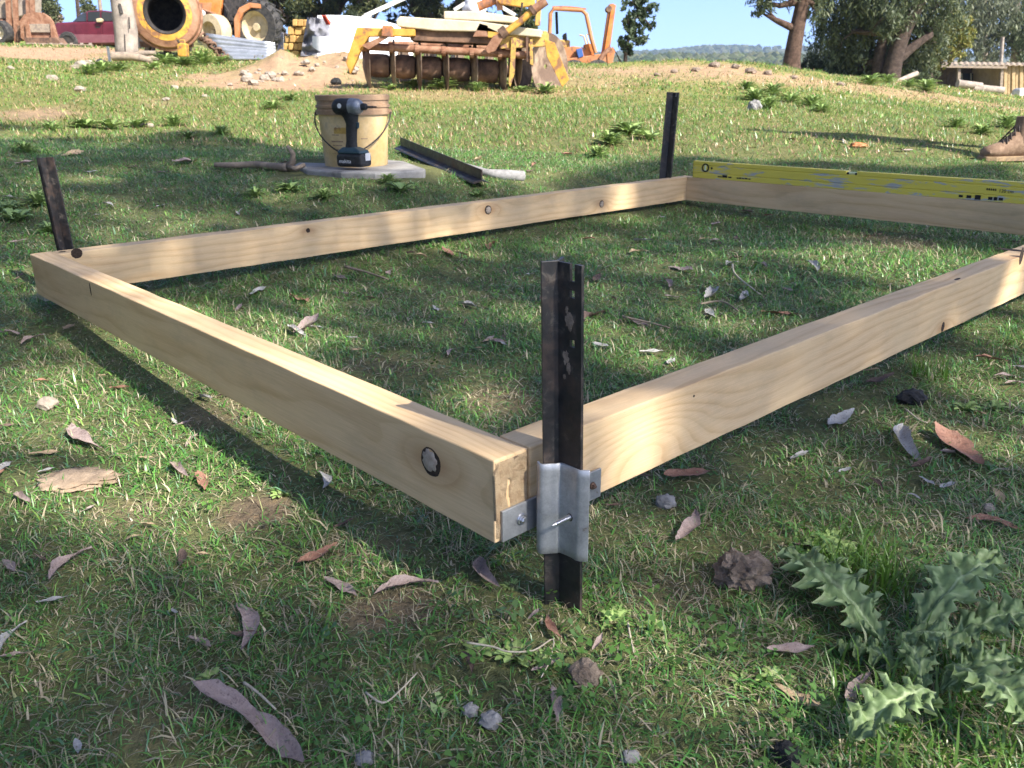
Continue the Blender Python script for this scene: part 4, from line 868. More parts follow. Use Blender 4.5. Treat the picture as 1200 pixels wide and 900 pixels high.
WM = [weed_mesh(70, .15, 1, .22, .8), weed_mesh(90, .16, 2, .16, 1.1), weed_mesh(22, .16, 3, .4, .9), weed_mesh(110, .17, 4, .12, 1.2)]
LMB = [('the dark grey paddock stone', (884, 130)), ('the bleached leaning pole', (1050, 101)), ('the work boot', (1170, 180)), ('the dirt rise', (870, 100)), ('the shed', (1110, 111)), ('the brick fragment', (1006, 160)), ('the pale flat stone', (163, 148)), ('the leaning picket', (60, 170)), ('the bucket', (330, 135)), ('the bare dirt patch', (45, 140)), ('the log post', (130, 82)), ('the jerry can', (213, 76)), ('the iron sheets', (258, 76)), ('the forked branch', (260, 175))]
LMB = [(n_, gp(*q)) for n_, q in LMB]
SZW = lambda s: 'big' if s > 1.7 else 'broad' if s > 1.25 else 'middling' if s > .85 else 'small'
def weed(px, py, sc_, k, label, group=None, yr=None):
    P = gp(px, py); o = bpy.data.objects.new('weed', WM[k]); col.objects.link(o); o.location = P - Vector((0, 0, .005)); o.rotation_euler = (0, 0, random.uniform(0, 6)); o.scale = (sc_, sc_, sc_); tag(o, label, 'weed', group); return o
for i, (px, py, s) in enumerate([(738, 158, 1.1), (715, 170, .9), (760, 165, .8), (700, 185, .6)]): weed(px, py, s, i % 4, 'leafy green weed clump in the grass left of the far picket' if False else 'leafy green weed growing beside the far black picket', 'weeds beside the far picket')
for i, (px, py, s) in enumerate([(195, 76, 1.9), (215, 78, 2.1), (238, 76, 2.2), (258, 75, 1.6), (120, 85, 1.6), (140, 84, 1.4), (105, 88, 1.2), (178, 82, 1.3)]): weed(px, py, s, (i * 3 + 1) % 4, SZW(s) + ' leafy weed on the slope near ' + beside(gp(px, py), LMB), 'weeds before the farm junk')
for i, (px, py, s) in enumerate([(520, 105, 1.6), (485, 104, 1.2), (560, 108, 1.1), (610, 108, 1.0), (640, 110, 1.4), (455, 106, .9)]): weed(px, py, s, (i + 1) % 4, 'bright green weed growing under the rusty disc harrow', 'weeds under the disc harrow')
for i, (px, py, s) in enumerate([(885, 118, 1.5), (905, 112, 1.4), (925, 122, 1.3), (950, 126, 1.2), (962, 132, 1.0), (900, 128, 1.1), (875, 105, 1.2), (1040, 98, 2.4), (1065, 103, 2.2), (1085, 108, 2.0), (1020, 100, 2.0), (1180, 150, 1.0), (1195, 148, 1.1), (1120, 150, .8), (1150, 158, .8)]): weed(px, py, s, (i * 2 + 1) % 4, SZW(s) + ' leafy green weed in sunlit grass near ' + beside(gp(px, py), LMB), 'weeds in the paddock')
for i, (px, py, s) in enumerate([(222, 163, .65), (205, 148, .8), (160, 150, .8), (60, 155, .7), (100, 150, .8), (260, 158, .6), (130, 152, .8), (320, 128, .8), (340, 118, .9), (30, 180, .5)]): weed(px, py, s, (i * 3) % 4, SZW(s) + ' dark leafy weed at the shade edge near ' + beside(gp(px, py), LMB), 'weeds at the shade edge')
for i, (px, py, s) in enumerate([(20, 262, .5), (45, 240, .5), (10, 250, .45), (60, 272, .4), (560, 232, .3), (380, 235, .4), (340, 225, .5), (300, 232, .4), (470, 225, .5), (455, 215, .4)]): weed(px, py, s, (i + 2) % 4, 'low leafy weed in shaded grass near ' + beside(gp(px, py)), 'weeds behind the frame')
for i, (px, py, s) in enumerate([(640, 775, .16), (605, 770, .18), (560, 770, .15), (600, 690, .12), (720, 735, .16), (760, 740, .14), (725, 720, .13), (250, 800, .12), (265, 815, .1), (870, 800, .13), (910, 805, .15), (320, 720, .1), (950, 830, .16), (1130, 480, .2), (1165, 480, .18), (960, 830, .15), (1165, 760, .14), (960, 650, .22), (975, 640, .22), (985, 655, .2), (480, 545, .12), (300, 560, .15), (330, 580, .14), (640, 600, .15)]): weed(px, py, s, 2 if i % 3 else 0, 'small lobed green weed near ' + beside(gp(px, py)), 'small weeds in the lawn')
# clover leaves scattered through the lawn: uncountable
def clover():
    n = 16000; y = .35 + 4.0 * rng.random(n) ** .75; x = (rng.random(n) * 2 - 1) * (.72 * y + .3); ok, inb = keep_mask(x, y)
    k = ok & ~inb & (vnoise(x, y, .22, 21) + .35 * vnoise(x, y, .07, 22) > .72) & (dirt(x, y) < .4); x, y = x[k], y[k]; n = len(x); z = gz(x, y) + .008 + .012 * rng.random(n); Vs, Cs = [], []
    th = rng.random(n) * 6.28; r = .0045 + .004 * rng.random(n); c = np.array([.085, .18, .035]) * (.7 + .6 * rng.random((n, 1))); tl = rng.normal(0, .35, (n, 2))
    for q in range(3):
        a = th + q * 2.094
        for da, rr in ((0, .15), (-.55, .95), (0, 1.05), (.55, .95)):
            ox = np.cos(a + da) * rr * r; oy = np.sin(a + da) * rr * r
            Vs.append(np.stack([x + ox, y + oy, z + ox * tl[:, 0] + oy * tl[:, 1]], -1)); Cs.append(c)
    V = np.stack(Vs, 1).reshape(-1, 3); C = np.stack(Cs, 1).reshape(-1, 3); m = n * 3
    me = fast_mesh('clover', V, np.arange(m * 4), np.arange(m) * 4, None, M['grass'], False, C); o = bpy.data.objects.new('clover', me); col.objects.link(o); tag(o, 'small round clover leaves scattered through the lawn', 'clover', kind='stuff')
clover()
# a denser bright tuft of long grass behind the thistle
def tuft(px, py, n, R, L0, L1, label, seed):
    r = np.random.default_rng(seed); P = gp(px, py); a = r.random(n) * 6.28; rad = R * np.sqrt(r.random(n)); x = rad * np.cos(a); y = rad * np.sin(a); z = gz(x + P.x, y + P.y) - P.z
    L = L0 + (L1 - L0) * r.random(n); th = r.random(n) * 6.28; l1 = .1 + .5 * r.random(n); l2 = l1 + .3 + .6 * r.random(n); w = .0006 + .0009 * r.random(n); D = np.stack([np.cos(th), np.sin(th), 0 * th], -1); S = np.stack([-np.sin(th), np.cos(th), 0 * th], -1) * w[:, None]; up = np.array([0, 0, 1.]); B = np.stack([x, y, z], -1)
    m = B + up * (L * .55 * np.cos(l1))[:, None] + D * (L * .55 * np.sin(l1))[:, None]; t = m + up * (L * .5 * np.cos(l2))[:, None] + D * (L * .5 * np.sin(l2))[:, None]
    V = np.stack([B - S, B + S, m + S * .8, m - S * .8, t], 1).reshape(-1, 3); c = np.array([.11, .22, .03]) * (.7 + .6 * r.random((n, 1)))
    me = fast_mesh('grass_tuft', V, (np.arange(n)[:, None] * 5 + np.array([[0, 1, 2, 3, 3, 2, 4]])).ravel(), (np.arange(n)[:, None] * 7 + np.array([[0, 4]])).ravel(), None, M['grass'], False, np.repeat(c, 5, 0))
    o = bpy.data.objects.new('grass_tuft', me); col.objects.link(o); o.location = P; tag(o, label, 'grass tuft', kind='stuff')
tuft(985, 650, 90, .06, .015, .04, 'bright green tuft of longer grass behind the thistle', 1); tuft(1010, 690, 160, .05, .03, .07, 'tuft of longer grass among the thistle leaves', 2)
tuft(1085, 440, 70, .04, .02, .06, 'tuft of longer grass behind the charred lump', 3); 0 and tuft(760, 800, 300, .10, .02, .06, 'patch of longer grass before the black picket', 4); 0 and tuft(500, 880, 300, .09, .02, .06, 'patch of longer grass near the pair of pebbles', 5); 0 and tuft(60, 860, 260, .08, .02, .055, 'patch of longer grass beside the long bark strip', 6); tuft(1120, 870, 220, .11, .02, .055, 'rank grass growing under the thistle', 7)

# ================================================================ farm machinery and junk up the slope
class Rig:
    """a thing whose parts are laid out at the pixels of the photograph, at its own distance Y0 and with real depth dy"""
    def __init__(s, name, label, cat, px, py, Y0, group=None, base=None):
        s.Y = Y0; b = at(px, py, Y0); b.z = g1(b.x, b.y) if base is None else base; s.b = b; s.root = thing(name, label, cat, b, 0, group); s.m = mpp(Y0)
    def p(s, px, py, dy=0): return at(px, py, s.Y + dy) - s.b
    def plate(s, name, pts, dy, th, mat, bevel=0, parent=None): return MB().prism([s.p(x, y, dy) for x, y in pts], (0, th, 0)).build(name, M[mat], parent or s.root, bevel=bevel)
    def pipe(s, name, pts, r, mat, n=10, parent=None): return MB().tube([s.p(*q) for q in pts], r, n).build(name, M[mat], parent or s.root, smooth='auto')
    def beam(s, name, a, b, w, h, mat, parent=None, bevel=.006): return MB().bar(s.p(*a), s.p(*b), w, h).build(name, M[mat], parent or s.root, bevel=bevel)
def axis_m(c, d): return Matrix.Translation(c) @ Vector(d).to_track_quat('Z', 'Y').to_matrix().to_4x4()

# ---------------------------------------------------------------- disc harrow
h = Rig('disc_harrow', 'rusty disc harrow with yellow side arms loaded with cream concrete beams', 'harrow', 530, 107, 10.2)
h.pipe('gang_beam', [(424, 54, -.1), (480, 57, -.1), (560, 61, -.1), (622, 65, -.1)], .042, 'rust')
h.pipe('rear_gang_beam', [(455, 52, .9), (600, 57, .9)], .04, 'rust')
dax = Vector((1, .16, -.02)).normalized()
def disc(c, r, d, curve=.16): return MB().lathe([(.03, -.008), (r * .5, r * curve * .25), (r * .85, r * curve * .72), (r, r * curve), (r * .99, r * curve - .008), (r * .84, r * curve * .7 - .010), (r * .5, r * curve * .25 - .010), (.03, -.02)], 36, axis_m(c, d), closed=True)
xs = [427, 459, 489, 520, 553, 586]; cen = []
for i, x in enumerate(xs):
    c = h.p(x, 76 + i * 1.6, .12); cen.append(c)
    disc(c, .295, dax, .22 if i == 0 else .12).build('disc', M['disc'], h.root, smooth='auto')
    top = h.p(x - 2, 58 + i * .9, -.02); MB().bar(c + Vector((0, .02, .05)), top + Vector((0, 0, .06)), .03, .055).build('hanger', M['rust_dark'], h.root, bevel=.004)
    MB().lathe([(.055, -.022), (.055, .022)], 14, axis_m(h.p(x, 54 + i * 2, -.1), (1, 0, -.05))).build('clamp', M['rust'], h.root)
for a, b in zip(cen[:-1], cen[1:]):
    d = (b - a); l = d.length; d.normalize(); MB().lathe([(.105, .03), (.125, .06), (.13, l * .5), (.125, l - .05), (.105, l - .02)], 26, axis_m(a, d)).build('spool', M['rust_dark'], h.root, smooth='auto')
for (x, y, r, d) in ((609, 83, .27, (1, -.45, 0)), (640, 78, .36, (1, -.8, .05)), (600, 76, .27, (1, .3, 0))):
    disc(h.p(x, y, .35), r, Vector(d).normalized(), .16).build('disc', M['disc'], h.root, smooth='auto')
for k, x in enumerate((470, 500, 535, 570)): disc(h.p(x, 80 + k, 1.0), .27, Vector((1, -.2, 0)).normalized()).build('disc', M['disc'], h.root, smooth='auto')
h.pipe('rear_axle', [(440, 76, 1.0), (600, 84, 1.0)], .07, 'rust_dark')
h.plate('side_arm', [(418, 32), (486, 34), (486, 42), (432, 43), (424, 56), (410, 87), (405, 72), (413, 48)], -.25, .10, 'yellow', .006)
h.plate('arm_brace', [(424, 53), (452, 40), (456, 43), (432, 58)], -.28, .02, 'rust'); h.plate('arm_lug', [(448, 30), (459, 30), (460, 43), (447, 42)], -.30, .18, 'orange2', .004)
h.beam('cross_beam', (484, 42, .1), (600, 47, .1), .5, .12, 'rust_dark'); h.beam('cross_beam', (470, 37, .55), (640, 45, .55), .12, .12, 'yellow')
h.beam('frame_beam', (585, 50, -.15), (642, 47, -.05), .12, .13, 'yellow2'); h.beam('frame_beam', (575, 38, .0), (640, 42, .1), .14, .09, 'yellow2')
h.plate('gusset', [(554, 43), (562, 27), (572, 30), (572, 43)], -.2, .03, 'rust', .003); h.plate('gusset', [(568, 30), (590, 40), (588, 44), (572, 44)], -.2, .04, 'yellow', .003)
h.plate('side_shield', [(638, 46), (650, 50), (667, 93), (659, 102), (641, 66)], -.28, .03, 'yellow', .003)
h.plate('scraper_blade', [(599, 45), (605, 45), (603, 86), (598, 102), (596, 98), (598, 70)], -.22, .025, 'yellow2', .003); h.plate('scraper_blade', [(616, 44), (619, 42), (621, 74), (617, 72)], -.2, .03, 'rust_dark', .003); h.plate('scraper_blade', [(621, 46), (624, 46), (625, 77), (621, 75)], -.22, .025, 'yellow2', .003)
h.pipe('hydraulic_ram', [(590, 40, -.3), (610, 25, -.3), (624, 12, -.3)], .036, 'yellow'); h.pipe('ram_sleeve', [(622, 14, -.3), (640, 1, -.3)], .045, 'rust'); MB().lathe([(.055, -.02), (.055, .02)], 16, axis_m(h.p(624, 12, -.3), (1, 0, .75))).build('ram_collar', M['rust_dark'], h.root); MB().lathe([(.06, -.04), (.06, .04)], 16, axis_m(h.p(590, 38, -.3), (1, 0, .75))).build('ram_collar', M['rust_dark'], h.root)
h.plate('ram_bracket', [(568, 58), (578, 42), (588, 38), (590, 44), (580, 60), (572, 63)], -.34, .06, 'rust', .006)
h.plate('upper_plate', [(583, 0), (627, -4), (627, 6), (612, 8), (586, 4)], .2, .12, 'yellow', .004); h.beam('upright', (630, 30, .25), (632, -8, .25), .06, .06, 'yellow2'); h.beam('upright', (586, 12, .3), (584, -6, .3), .07, .07, 'rust')
h.pipe('hydraulic_hose', [(612, 3, .1), (611, 12, .1), (609, 18, .15), (606, 23, .2)], .012, 'dark', 8)
h.pipe('upper_link', [(560, 8, .35), (572, 3, .35), (583, -2, .35)], .05, 'orange2')
# beams stacked on the harrow
def stacked(label, pts, Y, dep, mat='sleeper', name='concrete_beam'):
    P = [at(x, y, Y) for x, y in pts]; b = P[0].copy(); mb = MB(); mb.prism([q - b for q in P], (0.05, dep, 0)); obj_on(name, mb, M[mat], label, 'beam', b, None, bevel=.012)
stacked('long cream concrete beam lying across the top of the rusty disc harrow', [(464, 24), (468, 19), (562, 25), (634, 35), (634, 44), (560, 37), (510, 36), (465, 31)], 10.0, .40)
stacked('shorter cream beam stacked on top of the longer one on the harrow', [(520, 13), (560, 13), (606, 20), (607, 27), (560, 24), (520, 22)], 10.25, .3)
# white sack behind the beams
b = at(556, 10, 10.9); mb = MB(); mb.blob((0, 0, 0), (.13, .12, .16), 3, .35, 1.6, 4); obj_on('white_sack', mb, M['white_tarp'], 'crumpled white sack behind the stacked concrete beams', 'sack', b, smooth=True)

# ---------------------------------------------------------------- orange backhoe with roll frame
k = Rig('backhoe', 'small rusty orange backhoe with an open roll frame behind the disc harrow', 'backhoe', 685, 80, 19)
M['blue'] = weathered('faded_blue_plastic', (.04, .09, .28), (.05, .12, .34), 8, .5)
for dy in (0, .95): k.pipe('roll_frame', [(644, 44, dy), (645, 16, dy), (649, 10, dy), (682, 12, dy), (687, 17, dy), (693, 45, dy), (698, 62, dy)], .042, 'orange2')
mb = MB(); mb.grid(lambda u, v: k.p(647 + 40 * u, 10 - 1.2 * math.sin(math.pi * u) + 2.5 * u, 1.0 * v - .03) + Vector((0, 0, .03)), 8, 4); mb.build('canopy', M['orange2'], k.root, solid=.03)
k.pipe('canopy_post', [(652, 14, .95), (653, 40, .95)], .03, 'dark')
k.plate('engine_cover', [(661, 56), (672, 54), (686, 56), (687, 76), (660, 78)], .1, .8, 'orange2', .02); k.plate('seat', [(660, 40), (664, 38), (665, 50), (661, 50)], .3, .4, 'dark', .02); k.plate('seat_base', [(650, 46), (668, 47), (668, 56), (652, 56)], .3, .45, 'yellow2', .02)
k.plate('side_console', [(685, 52), (693, 51), (697, 66), (685, 66)], .1, .35, 'orange', .01); k.plate('chassis', [(655, 70), (712, 62), (716, 72), (712, 82), (655, 84)], .0, .7, 'orange2', .02)
k.pipe('control_lever', [(687, 52, .3), (684, 42, .3), (679, 41, .3)], .018, 'cream_rim', 8); k.pipe('control_lever', [(690, 51, .3), (687, 41, .35), (692, 39, .35)], .018, 'cream_rim', 8); k.plate('blue_panel', [(675, 58), (682, 56), (684, 66), (678, 68)], -.02, .1, 'blue', .01)
for x, dy in ((672, -.12), (700, -.12)):
    w = MB().lathe([(.16, -.1), (.27, -.09), (.30, -.06), (.30, .06), (.27, .09), (.16, .1)], 28, axis_m(k.p(x, 88, dy), (0, 1, 0)), closed=True).build('wheel', M['black_rubber'], k.root, smooth='auto'); MB().lathe([(.165, -.08), (.14, -.05), (.06, -.06), (.0001, -.06)], 20, axis_m(k.p(x, 88, dy), (0, 1, 0))).build('rim', M['cream_rim'], w, smooth='auto')
k.plate('boom', [(714, 5), (718, 4), (722, 6), (712, 78), (703, 79)], .1, .2, 'orange2', .01); k.plate('boom_rib', [(716, 12), (719, 12), (710, 74), (706, 74)], .06, .05, 'orange', .004); k.plate('dipper', [(711, 62), (718, 55), (721, 60), (718, 74), (712, 78)], -.02, .1, 'orange2', .01); k.pipe('boom_ram', [(703, 70, .0), (709, 62, .0), (716, 56, .0)], .05, 'rust'); MB().lathe([(.06, -.14), (.06, .14)], 14, axis_m(k.p(713, 11, .2), (0, 1, 0))).build('boom_pin', M['rust_dark'], k.root)

# ---------------------------------------------------------------- white tarpaulin and stacked firewood
def tarp(u, v):
    x = 372 + 112 * u; tops = 18 + 16 * u ** 1.1 - 5 * math.sin(math.pi * u); y = tops + (69 - tops) * v
    n_ = mnoise.noise(Vector((u * 5, v * 4, 2))) * .12 + mnoise.noise(Vector((u * 13, v * 9, 5))) * .05
    return at(x, y, 13.8 - .9 * v + n_ + .5 * u)
P0 = at(430, 66, 13); P0.z = g1(P0.x, P0.y); mb = MB(); mb.grid(lambda u, v: tarp(u, v) - P0, 44, 26)
mb.grid(lambda u, v: (tarp(u, 0) - P0) + Vector((0, 1.6 * v, -.9 * v * v)), 44, 8)
obj_on('white_tarpaulin', mb, M['white_tarp'], 'crumpled white tarpaulin draped over a heap beside the disc harrow', 'tarpaulin', P0, smooth=True)
w = Rig('firewood_stack', 'rounded stack of split yellow firewood beside the white tarpaulin', 'firewood', 345, 70, 13.2)
rb = random.Random(8)
for r, (y0, y1, xa, xb) in enumerate(((22, 31, 343, 362), (31, 41, 337, 361), (41, 50, 333, 359), (50, 59, 331, 355), (59, 70, 331, 351))):
    nb = 3 if r < 2 else 4 if r < 4 else 3; x = xa
    for j in range(nb):
        x2 = xa + (xb - xa) * (j + 1) / nb + (rb.uniform(-1, 1) if j < nb - 1 else 0)
        mb = MB(); pts = [w.p(x + .2, y0 + rb.uniform(.2, 1), 0), w.p(x2 - .2, y0 + rb.uniform(.2, 1.2), 0), w.p(x2 - .2 + rb.uniform(-.3, .3), y1 - .3, 0), w.p(x + .2, y1 - .3, 0)]; ins = rb.uniform(-.04, .04)
        mb.prism([q + Vector((0, ins, 0)) for q in pts], (0, .5, 0)).build('log', M['sandstone'], w.root, bevel=.012); x = x2
MB().prism([w.p(335, 68, .1), w.p(357, 68, .1), w.p(362, 40, .1), w.p(361, 25, .1), w.p(344, 27, .1)], (0, .38, 0)).build('stack_core', M['rust_dark'], w.root)
def sheet(u, v):
    x = 360 - 8 * v + (385 - 360 + 8 * v) * u + 3 * math.sin(v * 3) * u; y = 20 + 2 * u + (66 - 20 - 4 * u) * v
    return at(x, y, 13.0 + .18 * mnoise.noise(Vector((u * 4, v * 5, 9))) + .5 * u - .25 * math.sin(math.pi * u))
P0 = at(370, 66, 13); P0.z = g1(P0.x, P0.y); mb = MB(); mb.grid(lambda u, v: sheet(u, v) - P0, 22, 30); mb.grid(lambda u, v: sheet(u, 0) - P0 + Vector((0, .7 * v, -.1 * v)), 22, 5)
obj_on('grey_plastic_sheet', mb, M['grey_plastic'], 'crumpled dark grey plastic sheet hanging between the firewood and white tarpaulin', 'sheet', P0, smooth=True)
P0 = at(328, 68, 13.3); P0.z = g1(P0.x, P0.y); mb = MB(); mb.grid(lambda u, v: at(322 + 10 * u + 9 * (1 - v) * (1 - u) * .9, 38 + 32 * v, 13.1 + .15 * mnoise.noise(Vector((u * 4, v * 4, 1))) + .3 * (1 - u)) - P0, 8, 12)
obj_on('grey_plastic_sheet', mb, M['grey_plastic'], 'narrow grey plastic sheet hanging off the far side of the firewood stack', 'sheet', P0, smooth=True, solid=.01)
mb = MB(); P0 = at(396, 52, 12.8); mb.grid(lambda u, v: at(366 + 22 * u, 42 + (5 + 12 * math.sin(math.pi * (.2 + .7 * u))) * v + 2 * u, 12.7 - .12 * math.sin(math.pi * u)) - P0, 10, 8); obj_on('cloth_rag', mb, M['white_tarp'], 'pale grey rag hanging over the dark plastic sheet', 'rag', P0, smooth=True)
mb = MB(); P0 = at(381, 24, 13.2); mb.grid(lambda u, v: at(377 + 5 * u + 6 * v, 18 + 11 * v, 12.72 + .06 * math.sin(u * 6)) - P0, 5, 8); obj_on('red_cloth', mb, weathered('red_cloth', (.6, .06, .03), (.5, .08, .04), 20, .8), 'small scrap of red cloth on top of the plastic sheet', 'cloth', P0, smooth=True, solid=.01)

# white trailer drawbar poles behind
t_ = Rig('trailer_frame', 'white steel trailer frame with a raised pole in front of the pines', 'trailer', 450, 60, 16)
t_.beam('raised_pole', (427, 19, 0), (478, -4, .2), .07, .07, 'white_paint'); t_.beam('upright', (426, 18, 0), (430, 45, 0), .06, .06, 'white_paint'); t_.beam('upright', (434, 19, .2), (434, 40, .2), .05, .05, 'white_paint'); t_.beam('stay', (434, 26, .1), (446, 36, .1), .05, .05, 'white_paint'); t_.beam('stay', (532, 12, 0), (545, 4, 0), .06, .06, 'white_paint'); t_.beam('stay', (587, 8, 0), (604, 18, 0), .06, .06, 'white_paint'); t_.beam('chassis_rail', (425, 46, .0), (600, 48, .3), .1, .1, 'white_paint')
for x in (470, 520): MB().lathe([(.14, -.09), (.30, -.08), (.33, 0), (.30, .08), (.14, .09)], 24, axis_m(t_.p(x, 62, .3), (0, 1, 0)), closed=True).build('wheel', M['black_rubber'], t_.root, smooth='auto')

# ---------------------------------------------------------------- corrugated iron sheets
def corr_sheet(label, c4, Y4, n, mat, amp=.018, th=.006):
    P = [at(x, y, Y) for (x, y), Y in zip(c4, Y4)]; b = (P[2] + P[3]) / 2; nrm = (P[1] - P[0]).cross(P[3] - P[0]).normalized()
    mb = MB(); mb.grid(lambda u, v: (P[0] * (1 - u) * (1 - v) + P[1] * u * (1 - v) + P[2] * u * v + P[3] * (1 - u) * v) - b + nrm * amp * math.sin(v * n * 2 * math.pi), 6, n * 8)
    return obj_on('corrugated_sheet', mb, M[mat], label, 'sheet', b, smooth=True, solid=th)
corr_sheet('grey corrugated iron sheet leaning behind the others before the tractor wheel', [(236, 38), (322, 50), (324, 64), (256, 62)], (15.6, 15.6, 15.4, 15.4), 4, 'galv')
corr_sheet('grey corrugated iron sheet lying lowest in front of the tractor', [(252, 55), (322, 60), (320, 70), (266, 70)], (15.2, 15.2, 15.0, 15.0), 3, 'galv')
# heavy chain hanging over the sheets
ch = Rig('chain', 'heavy dark rusty chain draped over the corrugated iron sheets', 'chain', 250, 70, 14.9); rc = random.Random(2)
for i in range(13):
    f = i / 12; c = ch.p(234 + 30 * f + rc.uniform(-1.5, 1.5), 41 + 27 * f ** 1.1 + rc.uniform(-1, 1)); d = Vector((rc.uniform(-1, 1), rc.uniform(-.4, .4), rc.uniform(-1, 1))); mx = axis_m(c, d)
    MB().lathe([(.05, -.014), (.078, -.014), (.078, .014), (.05, .014)], 12, mx, closed=True).build('link', M['rust_dark'], ch.root)
rock('stone', 'grey rock lying below the chain beside the yellow can', 'stone', 238, 47, 14, 12, M['greystone'], 21)

# ---------------------------------------------------------------- orange steel drum, its stand, yellow can, log post
d = Rig('mixer_drum', 'large rusty orange mixer drum with a black open mouth and yellow rim', 'drum', 195, 62, 17)
ax = Vector((.30, -1, -.02)).normalized(); mouth = d.p(193, 15, -.55); mx = axis_m(mouth, -ax)
MB().lathe([(.345, -.01), (.36, .0), (.36, .9), (.30, .9), (.30, .05)], 48, mx, closed=True).build('inner_lining', M['dark'], d.root, smooth='auto')
MB().lathe([(.36, -.02), (.46, .0), (.46, .02), (.36, .02)], 48, mx, closed=True).build('mouth_rim', M['yellow'], d.root, smooth='auto')
MB().lathe([(.455, .0), (.565, .05), (.60, .12), (.62, .5), (.60, 1.2), (.40, 1.6), (.1, 1.7), (.0001, 1.7)], 48, mx).build('drum_shell', M['drum'], d.root, smooth='auto')
MB().lathe([(.60, .10), (.635, .11), (.635, .17), (.60, .18)], 48, mx, closed=True).build('hoop', M['rust'], d.root, smooth='auto')
MB().lathe([(.0001, .88), (.3, .88)], 32, mx).build('drum_bottom', M['dark'], d.root)
for (a, b_) in (((175, 45, 0), (172, 66, 0)), ((215, 45, 0), (219, 66, 0)), ((180, 45, .9), (178, 62, .9)), ((220, 45, .9), (222, 60, .9))): d.beam('stand_leg', a, b_, .09, .09, 'deadwood')
d.beam('stand_rail', (165, 52, 0), (226, 52, 0), .1, .1, 'rust_dark'); d.beam('stand_rail', (170, 50, .9), (226, 50, .9), .1, .1, 'rust_dark')
MB().lathe([(.09, -.08), (.2, -.07), (.22, 0), (.2, .07), (.09, .08)], 24, axis_m(d.p(206, 60, -.1), (.2, -1, 0)), closed=True).build('wheel', M['black_rubber'], d.root, smooth='auto')
yc = Rig('jerry_can', 'yellow metal jerry can standing under the mixer drum', 'can', 213, 66, 15.6); yc.plate('can_body', [(207, 52), (211, 50), (218, 51), (219, 67), (208, 66)], 0, .14, 'yellow', .02); yc.pipe('handle', [(209, 51, .07), (211, 47, .07), (216, 47, .07), (217, 52, .07)], .012, 'yellow2', 8); yc.pipe('spout', [(210, 50, .05), (208, 47, .05)], .02, 'dark', 8)
lg = Rig('log_post', 'thick weathered grey log standing upright beside the mixer drum', 'log', 148, 66, 14.6)
lp_ = [(150, 70), (149, 55), (147, 35), (144, 15), (141, -2), (139, -20)]
mb = MB(); mb.tube([lg.p(x, y) + Vector((random.uniform(-.01, .01), 0, 0)) for x, y in lp_], [.20, .17, .175, .165, .16, .155], 16); mb.build('trunk', M['barkC'], lg.root, smooth=True)
for (x0, y0, x1, y1, w_) in ((140, 4, 143, 16, .05), (151, 20, 152, 34, .03), (146, 40, 147, 60, .03)): lg.beam('split', (x0, y0, -.165), (x1, y1, -.175), w_, .012, 'dark')
for i, (x0, y0, x1, y1, r, l_) in enumerate(((132, 66, 178, 71, .07, 'grey fallen log lying at the foot of the upright log post'), (150, 68, 182, 62, .05, 'thin dead branch lying over the fallen log'), (165, 67, 186, 71, .045, 'short dead branch beside the fallen log'))):
    a = at(x0, y0, 14.2 + .2 * i); b_ = at(x1, y1, 14.2 + .2 * i); c = (a + b_) / 2; c0 = Vector((c.x, c.y, g1(c.x, c.y))); obj_on('fallen_log', MB().tube([a - c0, c - c0 + Vector((0, 0, .03)), b_ - c0], [r, r * .9, r * .7], 10), M['deadwood'], l_, 'log', c0, smooth='auto')
mk = at(127, 60, 15.2); mk.z = g1(mk.x, mk.y); obj_on('marker_peg', MB().box((0, 0, .1), (.035, .035, .32)), M['white_paint'], 'short white marker peg beside the upright log', 'peg', mk, bevel=.004)
# ---------------------------------------------------------------- orange tractor
t = Rig('tractor', 'large orange farm tractor with a big rear tyre behind the corrugated iron', 'tractor', 270, 60, 23)
def wheel(R, c, r, wd, ax=(.25, 1, 0), rim='cream_rim', lugs=18):
    mx = axis_m(R.p(*c), ax); w = MB().lathe([(r * .58, -wd / 2), (r * .9, -wd / 2), (r * .97, -wd * .3), (r * .97, wd * .3), (r * .9, wd / 2), (r * .58, wd / 2)], 40, mx, closed=True).build('wheel', M['black_rubber'], R.root, smooth='auto')
    MB().lathe([(r * .6, -wd * .42), (r * .52, -wd * .36), (r * .42, -wd * .1), (r * .18, -wd * .12), (r * .14, -wd * .3), (.0001, -wd * .3)], 32, mx).build('rim', M[rim], w, smooth='auto')
    for i in range(lugs):
        a = 2 * math.pi * i / lugs; m = mx @ Matrix.Rotation(a, 4, 'Z'); mb = MB()
        for s in (-1, 1): mb.box((0, 0, 0), (.001, .001, .001)) if False else mb.add([m @ Vector(q) for q in ((r * .95, -.03, s * .02), (r * 1.03, -.02, s * .02), (r * 1.03, .05, s * wd * .48), (r * .93, .06, s * wd * .48), (r * .95, .04, s * .02), (r * 1.03, .04, s * .02), (r * 1.03, .11, s * wd * .48), (r * .93, .12, s * wd * .48))], [(0, 1, 2, 3), (4, 7, 6, 5), (0, 4, 5, 1), (3, 2, 6, 7), (1, 5, 6, 2), (0, 3, 7, 4)])
        mb.build('tread_lug', M['black_rubber'], w)
wheel(t, (303, 32, -.5), .62, .4); wheel(t, (300, 30, 1.0), .62, .4)
t.plate('rear_fender', [(275, 44), (274, 22), (280, 9), (292, 3), (308, 5), (314, 12), (306, 10), (294, 9), (285, 15), (280, 26), (279, 44)], -.75, .45, 'orange2', .01)
